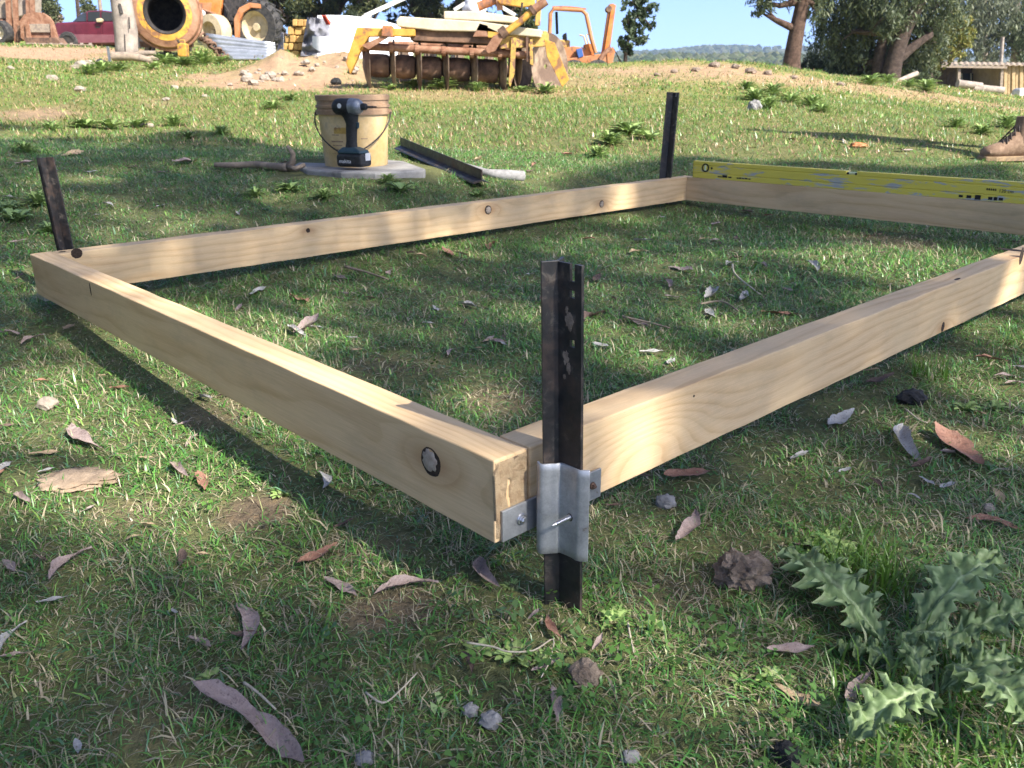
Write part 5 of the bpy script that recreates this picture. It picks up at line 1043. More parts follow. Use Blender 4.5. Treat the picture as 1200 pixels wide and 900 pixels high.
t.plate('bonnet', [(214, -6), (262, -6), (258, 20), (240, 23), (232, 30), (222, 36), (215, 24)], -.1, .7, 'orange', .05); t.plate('bonnet_panel', [(222, 3), (248, 3), (247, 16), (224, 18)], -.13, .05, 'orange2', .01); t.plate('engine_block', [(232, 16), (276, 14), (276, 40), (234, 40)], .1, .45, 'dark', .03); t.plate('cab_base', [(262, -6), (282, -6), (280, 16), (274, 26), (262, 24)], -.1, .6, 'dark', .03); t.plate('grille', [(216, 22), (228, 22), (227, 34), (217, 34)], -.14, .05, 'orange', .01)
MB().lathe([(.09, -.03), (.09, .03), (.05, .05), (.0001, .05)], 18, axis_m(t.p(237, 15, -.14), (0, -1, 0))).build('headlight', M['white_paint'], t.root, smooth='auto'); t.pipe('exhaust_pipe', [(250, 10, .0), (250, -12, 0)], .035, 'rust'); t.pipe('side_rail', [(224, 7, -.16), (240, 12, -.16), (262, 20, -.16)], .025, 'rust'); t.pipe('hydraulic_hose', [(262, 4, -.15), (268, 14, -.18), (266, 26, -.15), (258, 34, -.1)], .022, 'dark', 8)
wheel(t, (252, 38, -.55), .40, .28, (.55, 1, 0), 'cream_rim', 0); 
MB().lathe([(.24, -.2), (.40, -.17), (.42, 0), (.40, .17), (.24, .2)], 36, axis_m(t.p(252, 38, -.6), (.55, 1, 0)), closed=True).build('mud_caked_tyre', M['cream_rim'], t.root, smooth='auto')
# ---------------------------------------------------------------- loader with rusty bucket
l = Rig('skid_loader', 'rusty brown loader with raised mast and upright bucket beside the maroon car', 'loader', 30, 52, 26)
for x in (12, 20, 34, 38): l.beam('mast_rail', (x, 50 if x < 25 else 20, .3), (x - (3 if x < 25 else 1), -14, .3), .10, .12, 'rust')
l.plate('cab_panel', [(-14, -14), (6, -14), (10, 22), (-14, 22)], .6, 1.2, 'deadwood', .03); l.plate('cab_panel', [(22, -14), (32, -14), (32, 18), (20, 20)], .5, .8, 'barkC', .03); l.plate('chassis', [(-14, 22), (22, 24), (22, 46), (-14, 46)], .5, 1.0, 'rust', .03)
l.plate('bucket_back', [(24, 44), (23, 24), (28, 17), (38, 14), (50, 15), (58, 20), (62, 26), (68, 46), (62, 51), (32, 51)], -.1, .08, 'rust', .01); l.plate('bucket_band', [(32, 28), (60, 28), (61, 38), (32, 38)], -.16, .05, 'deadwood', .01); l.plate('bucket_floor', [(28, 44), (66, 44), (72, 51), (30, 52)], -.5, .4, 'rust_dark', .01)
for x in (31, 60): l.plate('bucket_arm', [(x - 2, 26), (x + 2, 26), (x + 6, 50), (x, 50)], -.2, .08, 'rust', .01)
wheel(l, (2, 38, .2), .33, .3, (.2, 1, 0), 'sleeper', 0); wheel(l, (-4, 40, 1.6), .33, .3, (.2, 1, 0), 'sleeper', 0); l.plate('lift_link', [(20, 30), (30, 28), (30, 32), (22, 36), (24, 48), (20, 48)], .1, .1, 'rust_dark', .01)
pl_ = Rig('wooden_pallet', 'old grey wooden pallet lying on the dirt before the maroon car', 'pallet', 80, 55, 24.5)
for yy in (0, .35, .7): pl_.beam('board', (32, 51, yy), (108, 53, yy), .16, .03, 'deadwood')
for x in (36, 60, 72, 84, 96, 106): pl_.beam('bearer', (x, 54.5, -.05), (x, 52, .75), .08, .08, 'deadwood')
# ---------------------------------------------------------------- maroon car
c = Rig('car', 'faded maroon sedan parked on the dirt track behind the log post', 'car', 120, 57, 30); Y = c.Y
side = [(62, 30), (66, 26), (80, 25), (84, 24), (92, 17), (102, 12), (118, 11.5), (132, 13), (146, 22), (160, 24), (178, 25), (186, 30), (187, 46), (182, 52), (70, 53), (64, 47)]
low = [(62, 30), (66, 26.5), (84, 25.5), (160, 25), (178, 26), (186, 30), (187, 46), (182, 52), (70, 53), (64, 47)]
c.plate('body', low, 0, 1.6, 'maroon', .06); c.plate('lower_panel', [(65, 40), (187, 41), (186, 49), (68, 51)], -.02, .05, 'plum', .01)
c.plate('cabin', [(84, 26), (92, 17.5), (103, 12.5), (118, 11.8), (132, 13.5), (146, 25.5)], .14, 1.32, 'maroon', .05)
for pts in ([(85, 25.5), (93, 18), (101, 14.5), (101, 25)], [(103, 25), (103, 14), (117, 13.2), (117, 25)], [(119, 25), (119, 13.2), (131, 15), (138, 24)]): c.plate('window', pts, .125, .02, 'glass_dark', .004)
c.plate('door', [(86, 27), (119.5, 27), (119, 50), (92, 50)], -.015, .03, 'maroon', .008); c.plate('door', [(120.3, 27), (148, 27), (146, 50), (120, 50)], -.015, .03, 'maroon', .008); c.plate('door_handle', [(112, 31), (117, 31), (117, 32.5), (112, 32.5)], -.03, .03, 'dark', .003)
c.plate('side_mirror', [(112, 22), (117, 21), (120, 23), (119, 26), (113, 26)], -.14, .12, 'cream_rim', .02)
for x in (81, 168):
    for dy in (.02, 1.4): w = MB().lathe([(.19, -.1), (.29, -.1), (.31, -.05), (.31, .05), (.29, .1), (.19, .1)], 28, axis_m(c.p(x, 49, dy), (0, 1, 0)), closed=True).build('wheel', M['black_rubber'], c.root, smooth='auto'); MB().lathe([(.2, -.085), (.1, -.07), (.0001, -.075)], 20, axis_m(c.p(x, 49, dy), (0, 1, 0))).build('rim', M['dark'], w, smooth='auto')
for x, y0, y1, lab in ((91, 30, -14, 'thin dark pole standing behind the maroon car'), (117, 18, -14, 'pale wooden pole rising behind the maroon car')):
    q = at(x, y0, 33); q.z = g1(q.x, q.y); tp = at(x - 2, y1, 33); obj_on('timber_pole', MB().tube([Vector((0, 0, -.1)), tp - q], [.075, .06], 10), M['deadwood' if x > 100 else 'barkB'], lab, 'pole', q, smooth='auto')

# ---------------------------------------------------------------- stones on the dirt heap and paddock
rs = random.Random(12)
for i in range(44):
    px = rs.uniform(285, 420); py = rs.uniform(70, 98) if px > 330 else rs.uniform(82, 98); w_ = 3 + 9 * rs.random() ** 2
    rock('rubble_stone', 'pale rubble stone on the dirt heap beside the harrow', 'stone', px, py, w_, w_ * .7, M['stone'], 30 + i, .4, 2, .35, 'rubble on the dirt heap')
for i, (px, py, w_) in enumerate([(94, 106, 12), (13, 80, 7), (205, 103, 9), (195, 117, 8), (240, 113, 6), (163, 146, 12), (105, 74, 10), (118, 72, 9), (96, 76, 14), (88, 79, 9), (175, 147, 10), (62, 92, 12), (270, 100, 6)]): rock('field_stone', 'pale stone lying in the sunlit grass below the mixer drum', 'stone', px, py, w_, w_ * .6, M['stone'], 60 + i, .35, 2, .4, 'pale stones in the sunlit grass')
for i, (px, py, w_) in enumerate([(838, 77, 12), (862, 80, 9), (815, 82, 10), (790, 84, 8), (900, 86, 9), (880, 84, 12), (930, 91, 8), (985, 99, 9), (770, 88, 7)]): rock('field_stone', 'small clod on the bare dirt rise before the gum trees', 'stone', px, py, w_, w_ * .6, M['clod'], 80 + i, .4, 2, .4, 'clods on the dirt rise')
rock('dark_clod', 'dark clod of dirt on the heap near the yellow side arm', 'clod', 394, 97, 12, 8, M['darkclod'], 90); rock('dark_stone', 'dark grey stone in the sunlit paddock behind the spirit level', 'stone', 884, 126, 14, 12, M['greystone'], 91); rock('brick_fragment', 'broken orange brick fragment lying in the shade behind the spirit level', 'brick', 1006, 171, 18, 6, M['orange2'], 92)

# ---------------------------------------------------------------- shed under the gum trees
s = Rig('shed', 'low farm shed with slab walls, an open bay and a rusty flat roof', 'shed', 1140, 112, 40, base=g1(at(1140, 112, 40).x, 40))
M['slab_wood'] = weathered('pale_yellow_boards', (.46, .33, .18), (.34, .24, .12), 3, .85); M['shed_dark'] = weathered('dark_shed_boards', (.07, .05, .04), (.12, .09, .07), 4, .9)
mb = MB(); mb.grid(lambda u, v: s.p(1083 + 130 * u, 75 + 2 * u - 3 * v, -.35 + 3.4 * v) + Vector((0, 0, .02 * math.sin(u * 120))), 160, 3); mb.build('roof', M['deadwood'], s.root, solid=.03)
s.beam('roof_edge', (1083, 77.5, -.35), (1180, 79, -.35), .06, .10, 'deadwood')
n = 8
for i in range(n): s.plate('wall_board', [(1093 + i * 4, 79), (1096.6 + i * 4, 79), (1096.6 + i * 4, 109 + i * .4), (1093 + i * 4, 108.6 + i * .4)], 1.2 + .02 * (i % 2), .05, 'shed_dark')
for i in range(7): s.plate('wall_board', [(1177 + i * 4.6, 76), (1181.1 + i * 4.6, 76), (1180.4 + i * 4.6, 120), (1176.4 + i * 4.6, 120)], -.15 + .05 * (i % 2), .06, 'slab_wood', .01)
for x in (1124, 1174): s.beam('post', (x, 77, -.2), (x - 2, 112 if x < 1150 else 116, -.2), .12, .12, 'deadwood')
s.plate('back_wall', [(1126, 78), (1176, 79), (1176, 116), (1126, 112)], 2.6, .06, 'shed_dark'); 
for x in (1128, 1139): s.plate('window', [(x, 86), (x + 9.5, 86), (x + 9.5, 98), (x, 98)], 2.5, .04, 'glass_dark')
for x0 in (1127, 1138, 1149.4): s.beam('window_frame', (x0, 86, 2.44), (x0, 98.5, 2.44), .05, .05, 'white_paint')
s.plate('side_wall', [(1160, 82), (1174, 82), (1174, 104), (1160, 104)], 1.4, .05, 'barkC'); s.plate('wall_end', [(1176, 76), (1177, 76), (1176, 120), (1175.5, 120)], -.1, 2.7, 'slab_wood')
for i, (x0, y0, x1, y1, lab) in enumerate(((1122, 98, 1150, 101, 'long pale log lying across the open bay of the shed'), (1140, 103, 1176, 106, 'thick log lying below the others at the shed opening'))):
    a = at(x0, y0, 39); b_ = at(x1, y1, 39); c_ = (a + b_) / 2; c0 = Vector((c_.x, c_.y, g1(c_.x, c_.y))); mb = MB(); mb.tube([a - c0, b_ - c0], [.17, .15], 12); mb.box((a - c0) * .8 + Vector((0, 0, -.15)), (.14, .14, abs((a - c0).z) * .9)); mb.box((b_ - c0) * .8 + Vector((0, 0, -.15)), (.14, .14, abs((b_ - c0).z) * .9)); obj_on('stacked_log', mb, M['barkC'], lab, 'log', c0, smooth='auto')
q = at(1196, 122, 37); q.z = g1(q.x, q.y); mb = MB(); loft([[Vector((x * k, y * k2, z)) for x, y in ((-.3, -.3), (.3, -.3), (.3, .3), (-.3, .3))] for k, k2, z in ((1, 1, 0), (1.05, 1.05, .1), (1, 1, .45), (.7, .7, .52))], mb); obj_on('water_tank', mb, M['white_paint'], 'small pale plastic tank beside the pale board wall of the shed', 'tank', q, bevel=.04)
a = at(1038, 101, 27); b_ = at(1074, 86, 29); c0 = Vector((a.x, a.y, g1(a.x, a.y))); obj_on('leaning_pole', MB().tube([a - c0, (a + b_) / 2 - c0, b_ - c0], [.06, .07, .08], 10), M['barkC'], 'bleached pole leaning out of the grass beside the large gum trunk', 'pole', c0, smooth='auto')
q = at(1143, 76, 44); q0 = Vector((q.x, q.y, g1(q.x, q.y))); obj_on('timber_pole', MB().tube([Vector((0, 0, -.1)), at(1177, 52, 44) - at(1177, 100, 44) + Vector((0, 0, 1.2))], [.09, .08], 10), M['barkC'], 'pale pole standing behind the shed roof', 'pole', Vector((at(1177, 80, 44).x, 44, g1(at(1177, 80, 44).x, 44))), smooth='auto')

# ---------------------------------------------------------------- person standing at the end of the back beam (only a boot reaches into the picture)
def person():
    bx = gp(1172, 190); px_ = bx.x; py_ = bx.y; gz_ = g1(px_ + .12, py_ + .05)
    o = thing('person', 'person in brown lace-up work boots standing behind the back beam', 'person', (px_, py_, g1(px_, py_)))
    # two boots: toe towards -x (left), heel towards +x
    M['boot'] = weathered('brown_suede', (.20, .125, .08), (.30, .20, .13), 40, .85, bd=.002); M['sole'] = weathered('tan_sole', (.35, .24, .13), (.2, .14, .09), 40, .8); M['lace'] = weathered('dark_lace', (.04, .03, .025), (.08, .06, .05), 60, .8); M['denim'] = weathered('grey_work_trousers', (.16, .15, .15), (.20, .19, .19), 20, .9, bd=.004); M['shirt'] = weathered('grey_work_shirt', (.22, .24, .26), (.28, .30, .32), 12, .9, bd=.004); M['skin'] = weathered('skin', (.52, .33, .24), (.48, .30, .22), 30, .55, bump=.05); M['hair'] = weathered('brown_hair', (.06, .04, .03), (.09, .06, .04), 60, .8)
    def sec(x, hw, z0, z1, n=14, sq=1): return [Vector((x, hw * math.cos(2 * math.pi * k / n), (z0 + z1) / 2 + (z1 - z0) / 2 * math.sin(2 * math.pi * k / n))) for k in range(n)]
    for (ox, oy, yaw) in ((0, 0, .12), (.42, .27, -.25)):
        mz = Matrix.Translation((ox, oy, 0)) @ Matrix.Rotation(yaw, 4, 'Z')
        up = loft([sec(-.105, .022, .018, .05), sec(-.092, .041, .016, .068), sec(-.06, .050, .016, .080), sec(-.02, .048, .016, .092), sec(.02, .042, .016, .118), sec(.06, .040, .016, .155), sec(.10, .040, .016, .165), sec(.145, .040, .016, .160), sec(.172, .034, .018, .13), sec(.180, .02, .025, .09)])
        loft([[Vector((.105 + .058 * math.cos(a), .046 * math.sin(a), z)) + Vector((dx, 0, 0)) for a in [2 * math.pi * k / 16 for k in range(16)]] for z, dx in ((.09, .0), (.15, .004), (.20, .008), (.215, .008))], up)
        up.v = [mz @ q for q in up.v]; bo = up.build('boot', M['boot'], o, smooth='auto')
        so = loft([[mz @ Vector((x * 1.0, y, z)) for x, y in ((-.118, 0), (-.105, -.035), (-.06, -.053), (0, -.048), (.06, -.042), (.14, -.044), (.185, -.03), (.192, 0), (.185, .03), (.14, .044), (.06, .042), (0, .048), (-.06, .053), (-.105, .035))] for z in (0, .024)]); so.build('sole', M['sole'], bo, bevel=.003)
        for i in range(5):
            f = i / 4; x = -.012 + .072 * f; z = .094 + .075 * f; MB().tube([mz @ Vector((x - .012, -.036, z - .026)), mz @ Vector((x, -.012, z + .004)), mz @ Vector((x + .004, .014, z + .004)), mz @ Vector((x - .008, .036, z - .024))], .0036, 6).build('lace', M['lace'], bo, smooth=True)
    # one continuous body grown by a skin modifier
    J = [((.19, .14, .95), .15), ((.19, .14, 1.12), .135), ((.18, .14, 1.33), .16), ((.17, .14, 1.46), .085), ((.15, .14, 1.54), .058),
         ((.14, .05, .88), .095), ((.12, .03, .52), .066), ((.11, .005, .22), .055), ((.20, .23, .88), .095), ((.20, .26, .52), .066), ((.21, .262, .22), .055),
         ((.17, -.05, 1.42), .062), ((.16, -.11, 1.14), .044), ((.08, -.09, .90), .034), ((.17, .33, 1.42), .062), ((.18, .39, 1.14), .044), ((.10, .37, .90), .034), ((.12, .14, 1.62), .085), ((.115, .14, 1.70), .09)]
    J = [((q[0] + (.36 if q[2] > .6 else (.22 if q[2] > .4 else .02 if i == 7 else .33)), q[1], q[2]), r) for i, (q, r) in enumerate(J)]
    E_ = [(0, 1), (1, 2), (2, 3), (3, 4), (4, 17), (17, 18), (0, 5), (5, 6), (6, 7), (0, 8), (8, 9), (9, 10), (2, 11), (11, 12), (12, 13), (2, 14), (14, 15), (15, 16)]
    me = bpy.data.meshes.new('body'); me.from_pydata([q for q, r in J], E_, []); bo = bpy.data.objects.new('body', me); col.objects.link(bo); bo.parent = o
    sk = bo.modifiers.new('skin', 'SKIN')
    for i, (q, r) in enumerate(J): me.skin_vertices[0].data[i].radius = (r, r * .9); me.skin_vertices[0].data[i].use_root = (i == 0)
    ss = bo.modifiers.new('sub', 'SUBSURF'); ss.levels = ss.render_levels = 2; bo.modifiers['skin'].use_smooth_shade = True
    # clothes by height: trousers, shirt, skin
    tt = NT('clothed_body'); cc = tt.n('TexCoord'); sx = tt.n('SeparateXYZ'); tt.l(cc.outputs['Object'], sx.inputs[0]); tt.fin(tt.ramp(tt.math('DIVIDE', sx.outputs[2], 2.0), [(0, (.17, .16, .16)), (.495, (.17, .16, .16)), (.5, (.24, .26, .28)), (.755, (.24, .26, .28)), (.76, (.52, .33, .24))]), .8); tt.t.nodes[-1]
    for nd in tt.t.nodes:
        if nd.type == 'VALTORGB': nd.color_ramp.interpolation = 'CONSTANT'
    me.materials.append(tt.m)
    for (ax, ay) in ((.44, -.09), (.46, .37)):      # hands: palm, four fingers and thumb
        mb = MB(); mb.blob((ax - .01, ay, .865), (.018, .04, .045), 3, .05)
        for f in range(4): y = ay - .03 + .02 * f; mb.tube([(ax - .012, y, .84), (ax - .022, y, .80), (ax - .012, y, .772 + .008 * abs(f - 1.5))], [.0095, .009, .007], 8)
        mb.tube([(ax - .02, ay - .035, .875), (ax - .045, ay - .045, .845), (ax - .05, ay - .03, .815)], [.011, .010, .008], 8); mb.build('hand', M['skin'], o, smooth=True)
    mb = MB(); mb.blob((0.465, .14, 1.66), (.093, .076, .118), 3, .03); mb.blob((0.372, .14, 1.645), (.018, .013, .022), 2, .05); hd_ = mb.build('head', M['skin'], o, smooth=True)
    mb = MB(); mb.blob((0.485, .14, 1.70), (.092, .083, .092), 3, .08, 4); mb.build('hair', M['hair'], o, smooth=True)
    for sy in (-.03, .03): MB().blob((.379, .14 + sy, 1.672), (.008, .012, .007), 2, 0).build('eye', M['dark'], hd_, smooth=True)
    MB().blob((.382, .14, 1.605), (.008, .024, .006), 2, 0).build('mouth', M['boot'], hd_, smooth=True)
    for sy in (-1, 1): MB().blob((.475, .14 + sy * .077, 1.655), (.02, .009, .03), 2, .05).build('ear', M['skin'], hd_, smooth=True)
person()

# ================================================================ trees
def leaf_cloud(clumps, size, asp, pal, droop, seed, name, mat='foliage'):
    """clumps: (centre, radius xyz, number); one leaf-sized quad per leaf"""
    r = np.random.default_rng(seed); Ps, Cs = [], []
    for (c, rad, n) in clumps:
        n = int(n); d = r.normal(size=(n, 3)); d /= np.linalg.norm(d, axis=1)[:, None]; k = r.random(n) ** .45
        # leaves hang together in sprays
        ns = max(4, n // 14); sp = r.normal(size=(ns, 3)); sp /= np.linalg.norm(sp, axis=1)[:, None]; sp *= (r.random(ns) ** .4)[:, None]
        p = sp[r.integers(0, ns, n)] + d * k[:, None] * .22
        Ps.append(np.array(c) + p * np.array(rad)); cc = np.array(pal)[r.integers(0, len(pal), ns)][r.integers(0, ns, n)] * (.75 + .5 * r.random((n, 1))); Cs.append(cc)
    P = np.concatenate(Ps); C = np.concatenate(Cs); n = len(P); L = size * (.6 + .8 * r.random(n)); W = L * asp
    a = r.random(n) * 6.28; el = np.where(r.random(n) < droop, -1.2 + .5 * r.random(n), r.normal(0, .7, n))
    D = np.stack([np.cos(a) * np.cos(el), np.sin(a) * np.cos(el), np.sin(el)], -1); b = r.normal(size=(n, 3)); S = np.cross(D, b); S /= np.linalg.norm(S, axis=1)[:, None]
    D = D * L[:, None] * .5; S = S * W[:, None] * .5
    V = np.stack([P - D, P + S - D * .1, P + D, P - S - D * .1], 1).reshape(-1, 3)
    return V, np.repeat(C, 4, 0)
def crown_obj(root, base, clumps, size, asp, pal, droop, seed, mat='foliage', name='crown'):
    V, C = leaf_cloud(clumps, size, asp, pal, droop, seed, name, mat); V = V - np.array(base); n = len(V) // 4
    me = fast_mesh(name, V, np.arange(n * 4), np.arange(n) * 4, None, M[mat], False, C); o = bpy.data.objects.new(name, me); col.objects.link(o); o.parent = root; return o
def tree(name, label, base, stems, clumps, size, asp, pal, droop, seed, bark, group=None, branches=True, cat='tree'):
    root = thing(name, label, cat, base, 0, group); b = Vector(base); rr = random.Random(seed)
    for st in stems: MB().tube([q - b for q in smooth_path([p for p, _ in st], 3)], np.interp(np.linspace(0, 1, (len(st) - 1) * 3 + 1), np.linspace(0, 1, len(st)), [q for _, q in st]).tolist(), 12).build('trunk', M[bark], root, smooth=True)
    if branches:
        mb = MB(); allp = [(p, q) for st in stems for p, q in st[1:]]
        for (c, rad, n) in clumps:
            c = Vector(c); low = [(p, q) for p, q in allp if p.z < c.z + .3] or allp; p, q = min(low, key=lambda w: (w[0] - c).length); mid = (p + c) / 2 + Vector((0, 0, -.08 * (p - c).length)) + Vector([rr.uniform(-.1, .1) * (p - c).length for _ in range(3)])
            mb.tube([x - b for x in (p, mid, c)], [min(q * .55, .11), min(q * .4, .07), .012], 7)
            for k in range(3):
                e = c + Vector((rr.uniform(-.8, .8) * rad[0], rr.uniform(-.8, .8) * rad[1], rr.uniform(-.6, .7) * rad[2])); mb.tube([mid - b, (mid + e) / 2 - b + Vector((0, 0, .1 * rad[2])), e - b], [min(q * .25, .035), .02, .006], 5)
        tag(mb.build('branches', M[bark], root, smooth=True), kind='stuff')
    crown_obj(root, base, clumps, size, asp, pal, droop, seed)
    return root
def ck(px, py, Y, rpx, n, ry=None, fl=1.0): m = mpp(Y); return (tuple(at(px, py, Y)), (rpx * m, (ry or rpx) * m * .9, rpx * m * fl), n)
def gbase(px, Y): x = at(px, 100, Y).x; return Vector((x, Y, g1(x, Y)))
GUM = [(.085, .115, .055), (.12, .15, .075), (.06, .08, .04), (.16, .18, .095)]; GUMG = [(.17, .19, .125), (.21, .225, .15), (.12, .145, .09), (.09, .11, .07)]; YEL = [(.20, .21, .05), (.25, .25, .07), (.15, .17, .045), (.27, .22, .06)]; PIN = [(.04, .055, .026), (.06, .075, .03), (.10, .11, .04), (.028, .04, .022)]; OLV = [(.09, .11, .05), (.13, .14, .07), (.07, .085, .04)]
# leaning gum on the rise
Y = 22; b = gbase(926, Y)
tree('gum_tree', 'gum tree with a bare brown leaning trunk on the dirt rise', b, [[(b - Vector((0, 0, .2)), .27), (at(928, 70, Y), .20), (at(934, 35, Y), .175), (at(941, 0, Y), .16), (at(946, -40, Y), .17), (at(952, -110, Y), .12), (at(960, -190, Y), .06)]],
     [ck(893, 2, Y, 15, 420), ck(905, -14, Y, 24, 900), ck(890, 14, Y, 8, 110), ck(930, -40, Y, 34, 1500), ck(965, -30, Y, 30, 1100), ck(905, -75, Y, 40, 1600), ck(960, -95, Y, 46, 2000), ck(945, -160, Y, 50, 2000), ck(900, -130, Y, 36, 1300), ck(958, 6, Y, 16, 420)], .13, .22, GUM, .75, 3, 'barkA', 'gum trees on the rise')
# large dark gum
Y = 29; b = gbase(1042, Y)
cl = [ck(x, y, Y + dz, r, n) for x, y, dz, r, n in ((985, 20, .6, 30, 1700), (975, 50, .8, 26, 1300), (1000, 62, 1, 28, 1500), (1010, 15, .4, 34, 2000), (1030, 40, 1.2, 30, 1700), (1045, 5, -.4, 34, 2000), (1070, 25, .8, 30, 1600), (1020, 80, 1.3, 22, 900), (1085, 50, 1.2, 26, 1200), (1060, 70, 1.5, 24, 1000), (1100, 10, .6, 34, 1700), (960, -20, .5, 36, 1700), (1020, -40, 0, 50, 2600), (1090, -50, 0, 54, 2600), (1050, -110, 0, 70, 3400), (1120, -120, 0, 60, 2400), (985, 88, 1.2, 20, 700), (1040, 22, -1.0, 16, 600))]
tree('gum_tree', 'large dark gum with thick forked trunks beside the shed', b, [[(b - Vector((0, 0, .2)), .34), (at(1048, 70, Y), .26), (at(1060, 35, Y), .23), (at(1076, 5, Y), .2), (at(1092, -40, Y), .18), (at(1110, -130, Y), .07)], [(b + Vector((-.25, .3, -.2)), .24), (at(1030, 70, Y + .3), .18), (at(1036, 30, Y + .3), .15), (at(1020, -20, Y + .3), .12), (at(1012, -90, Y + .3), .05)], [(at(1050, 72, Y), .18), (at(1070, 55, Y), .14), (at(1092, 40, Y), .09)], [(at(1010, 35, Y - .2), .05), (at(1000, 37, Y - .2), .06), (at(1036, 40, Y), .09)]], [(c_, r_, n_ * 1.5) for c_, r_, n_ in cl], .17, .24, GUM, .6, 5, 'barkB', 'gum trees on the rise')
# understorey bushes
Y = 31
for i, (x, y, r, n, pal, lab) in enumerate(((985, 72, 22, 1500, OLV, 'olive green bush growing beside the leaning gum trunk'), (955, 78, 16, 900, OLV, 'small olive bush at the foot of the leaning gum'), (1018, 85, 20, 1200, GUM, 'dark bush filling the gap between the gum trunks'), (1072, 84, 22, 1300, GUM, 'dark green bush beside the bleached leaning pole'))):
    b = gbase(x, Y); tree('bush', lab, b, [[(b, .06), (at(x, y + 8, Y), .04), (at(x + 2, y, Y), .02)]], [ck(x, y, Y, r, n, fl=.9), ck(x - r * .6, y + r * .4, Y, r * .6, n * .4), ck(x + r * .6, y + r * .3, Y, r * .6, n * .4), ck(x, y + r * .7, Y, r * .7, n * .4)], .14, .35, pal, .3, 20 + i, 'barkB', None, True, 'bush')
# yellow green sapling and its thin trunk
Y = 33; b = gbase(1090, Y)
tree('sapling', 'bright yellow green young tree with thin trunk before the shed', b, [[(b - Vector((0, 0, .1)), .10), (at(1091, 90, Y), .08), (at(1094, 70, Y), .07), (at(1104, 45, Y), .05), (at(1112, 20, Y), .03)], [(b + Vector((.2, 0, -.1)), .06), (at(1097, 98, Y), .05), (at(1091, 90, Y), .05)]], [ck(1110, 35, Y, 20, 1500), ck(1125, 45, Y, 15, 900), ck(1098, 42, Y, 15, 800), ck(1115, 60, Y, 16, 900), ck(1095, 62, Y, 13, 600), ck(1112, 20, Y, 12, 500), ck(1128, 30, Y, 11, 450), ck(1085, 72, Y, 9, 280), ck(1100, 78, Y, 9, 260)], .14, .4, YEL, .3, 9, 'barkB')
# grey green gums behind the shed
Y = 50
for i, (x, lab, cl) in enumerate(((1150, 'grey green gum with hanging foliage behind the shed roof', [(1150, 30, 26, 1800), (1165, 50, 22, 1300), (1140, 8, 28, 1700), (1140, 55, 18, 900), (1170, 15, 26, 1500), (1150, -30, 44, 2400), (1130, -20, 30, 1300), (1158, 66, 14, 500)]), (1190, 'dense dark gum standing behind the pale shed wall', [(1195, 40, 22, 1300), (1190, 15, 24, 1400), (1215, 30, 26, 1300), (1200, 62, 18, 900), (1210, -10, 36, 1700), (1180, -30, 34, 1500)]))):
    b = gbase(x, Y); tree('gum_tree', lab, b, [[(b, .4), (at(x + 2, 60, Y), .3), (at(x, 20, Y), .22), (at(x + 8, -40, Y), .1)]], [ck(px, py, Y + random.uniform(-1, 1), r, n) for px, py, r, n in cl], .26, .22, GUMG if i == 0 else GUM, .8, 12 + i, 'barkC', 'gum trees behind the shed')
# small dark upright tree beside the backhoe
Y = 21; b = gbase(733, Y)
tree('small_tree', 'slender small tree with dark glossy leaves beside the backhoe boom', b, [[(b - Vector((0, 0, .3)), .05), (at(733, 65, Y), .045), (at(738, 40, Y), .035), (at(748, 10, Y), .025), (at(752, -12, Y), .01)], [(at(729, 76, Y), .02), (at(722, 62, Y), .012), (at(718, 55, Y), .006)]], [ck(742, 45, Y, 14, 420), ck(752, 25, Y, 13, 400), ck(737, 25, Y, 11, 280), ck(758, 8, Y, 11, 300), ck(742, 5, Y, 12, 300), ck(732, 52, Y, 9, 170), ck(752, 48, Y, 8, 150), ck(760, 30, Y, 7, 110), ck(735, 62, Y, 6, 70), ck(752, -10, Y, 10, 200)], .12, .4, [(.035, .06, .03), (.06, .09, .045), (.09, .12, .06)], .25, 31, 'barkB')
# dark pines behind the machinery
Y = 34; rp = random.Random(6)
for i, (x, wd, lab) in enumerate(((322, 34, 'dark pine behind the tractor wheel and firewood'), (385, 48, 'broad dark pine behind the white tarpaulin'), (425, 30, 'dark pine behind the raised white trailer pole'), (500, 46, 'dense dark pine behind the disc harrow'), (548, 36, 'dark pine behind the white sack'), (598, 30, 'greenish pine behind the hydraulic ram of the harrow'))):
    b = gbase(x, Y + (i % 2) * 2); Yt = b.y; cl = []
    for k in range(80):
        h_ = rp.random() ** 1.3; y = 58 - 205 * h_; w_ = wd * (1 - .75 * h_) * (.9 if y < 30 else .8); a = rp.uniform(-1, 1); cl.append(((Vector(at(x + a * w_, y + abs(a) * 6, Yt - rp.uniform(-1, 1) * w_ * mpp(Yt) * .8)))[:], (11 * mpp(Yt), 9 * mpp(Yt), 6.5 * mpp(Yt)), 250))
    tree('pine_tree', lab, b, [[(b, .3), (at(x, 30, Yt), .24), (at(x, -40, Yt), .16), (at(x, -150, Yt), .03)]], cl, .30, .17, PIN if i < 5 else [(.07, .09, .03), (.05, .07, .028), (.10, .11, .04)], .25, 40 + i, 'barkB', 'dark pines behind the machinery')
Y = 46
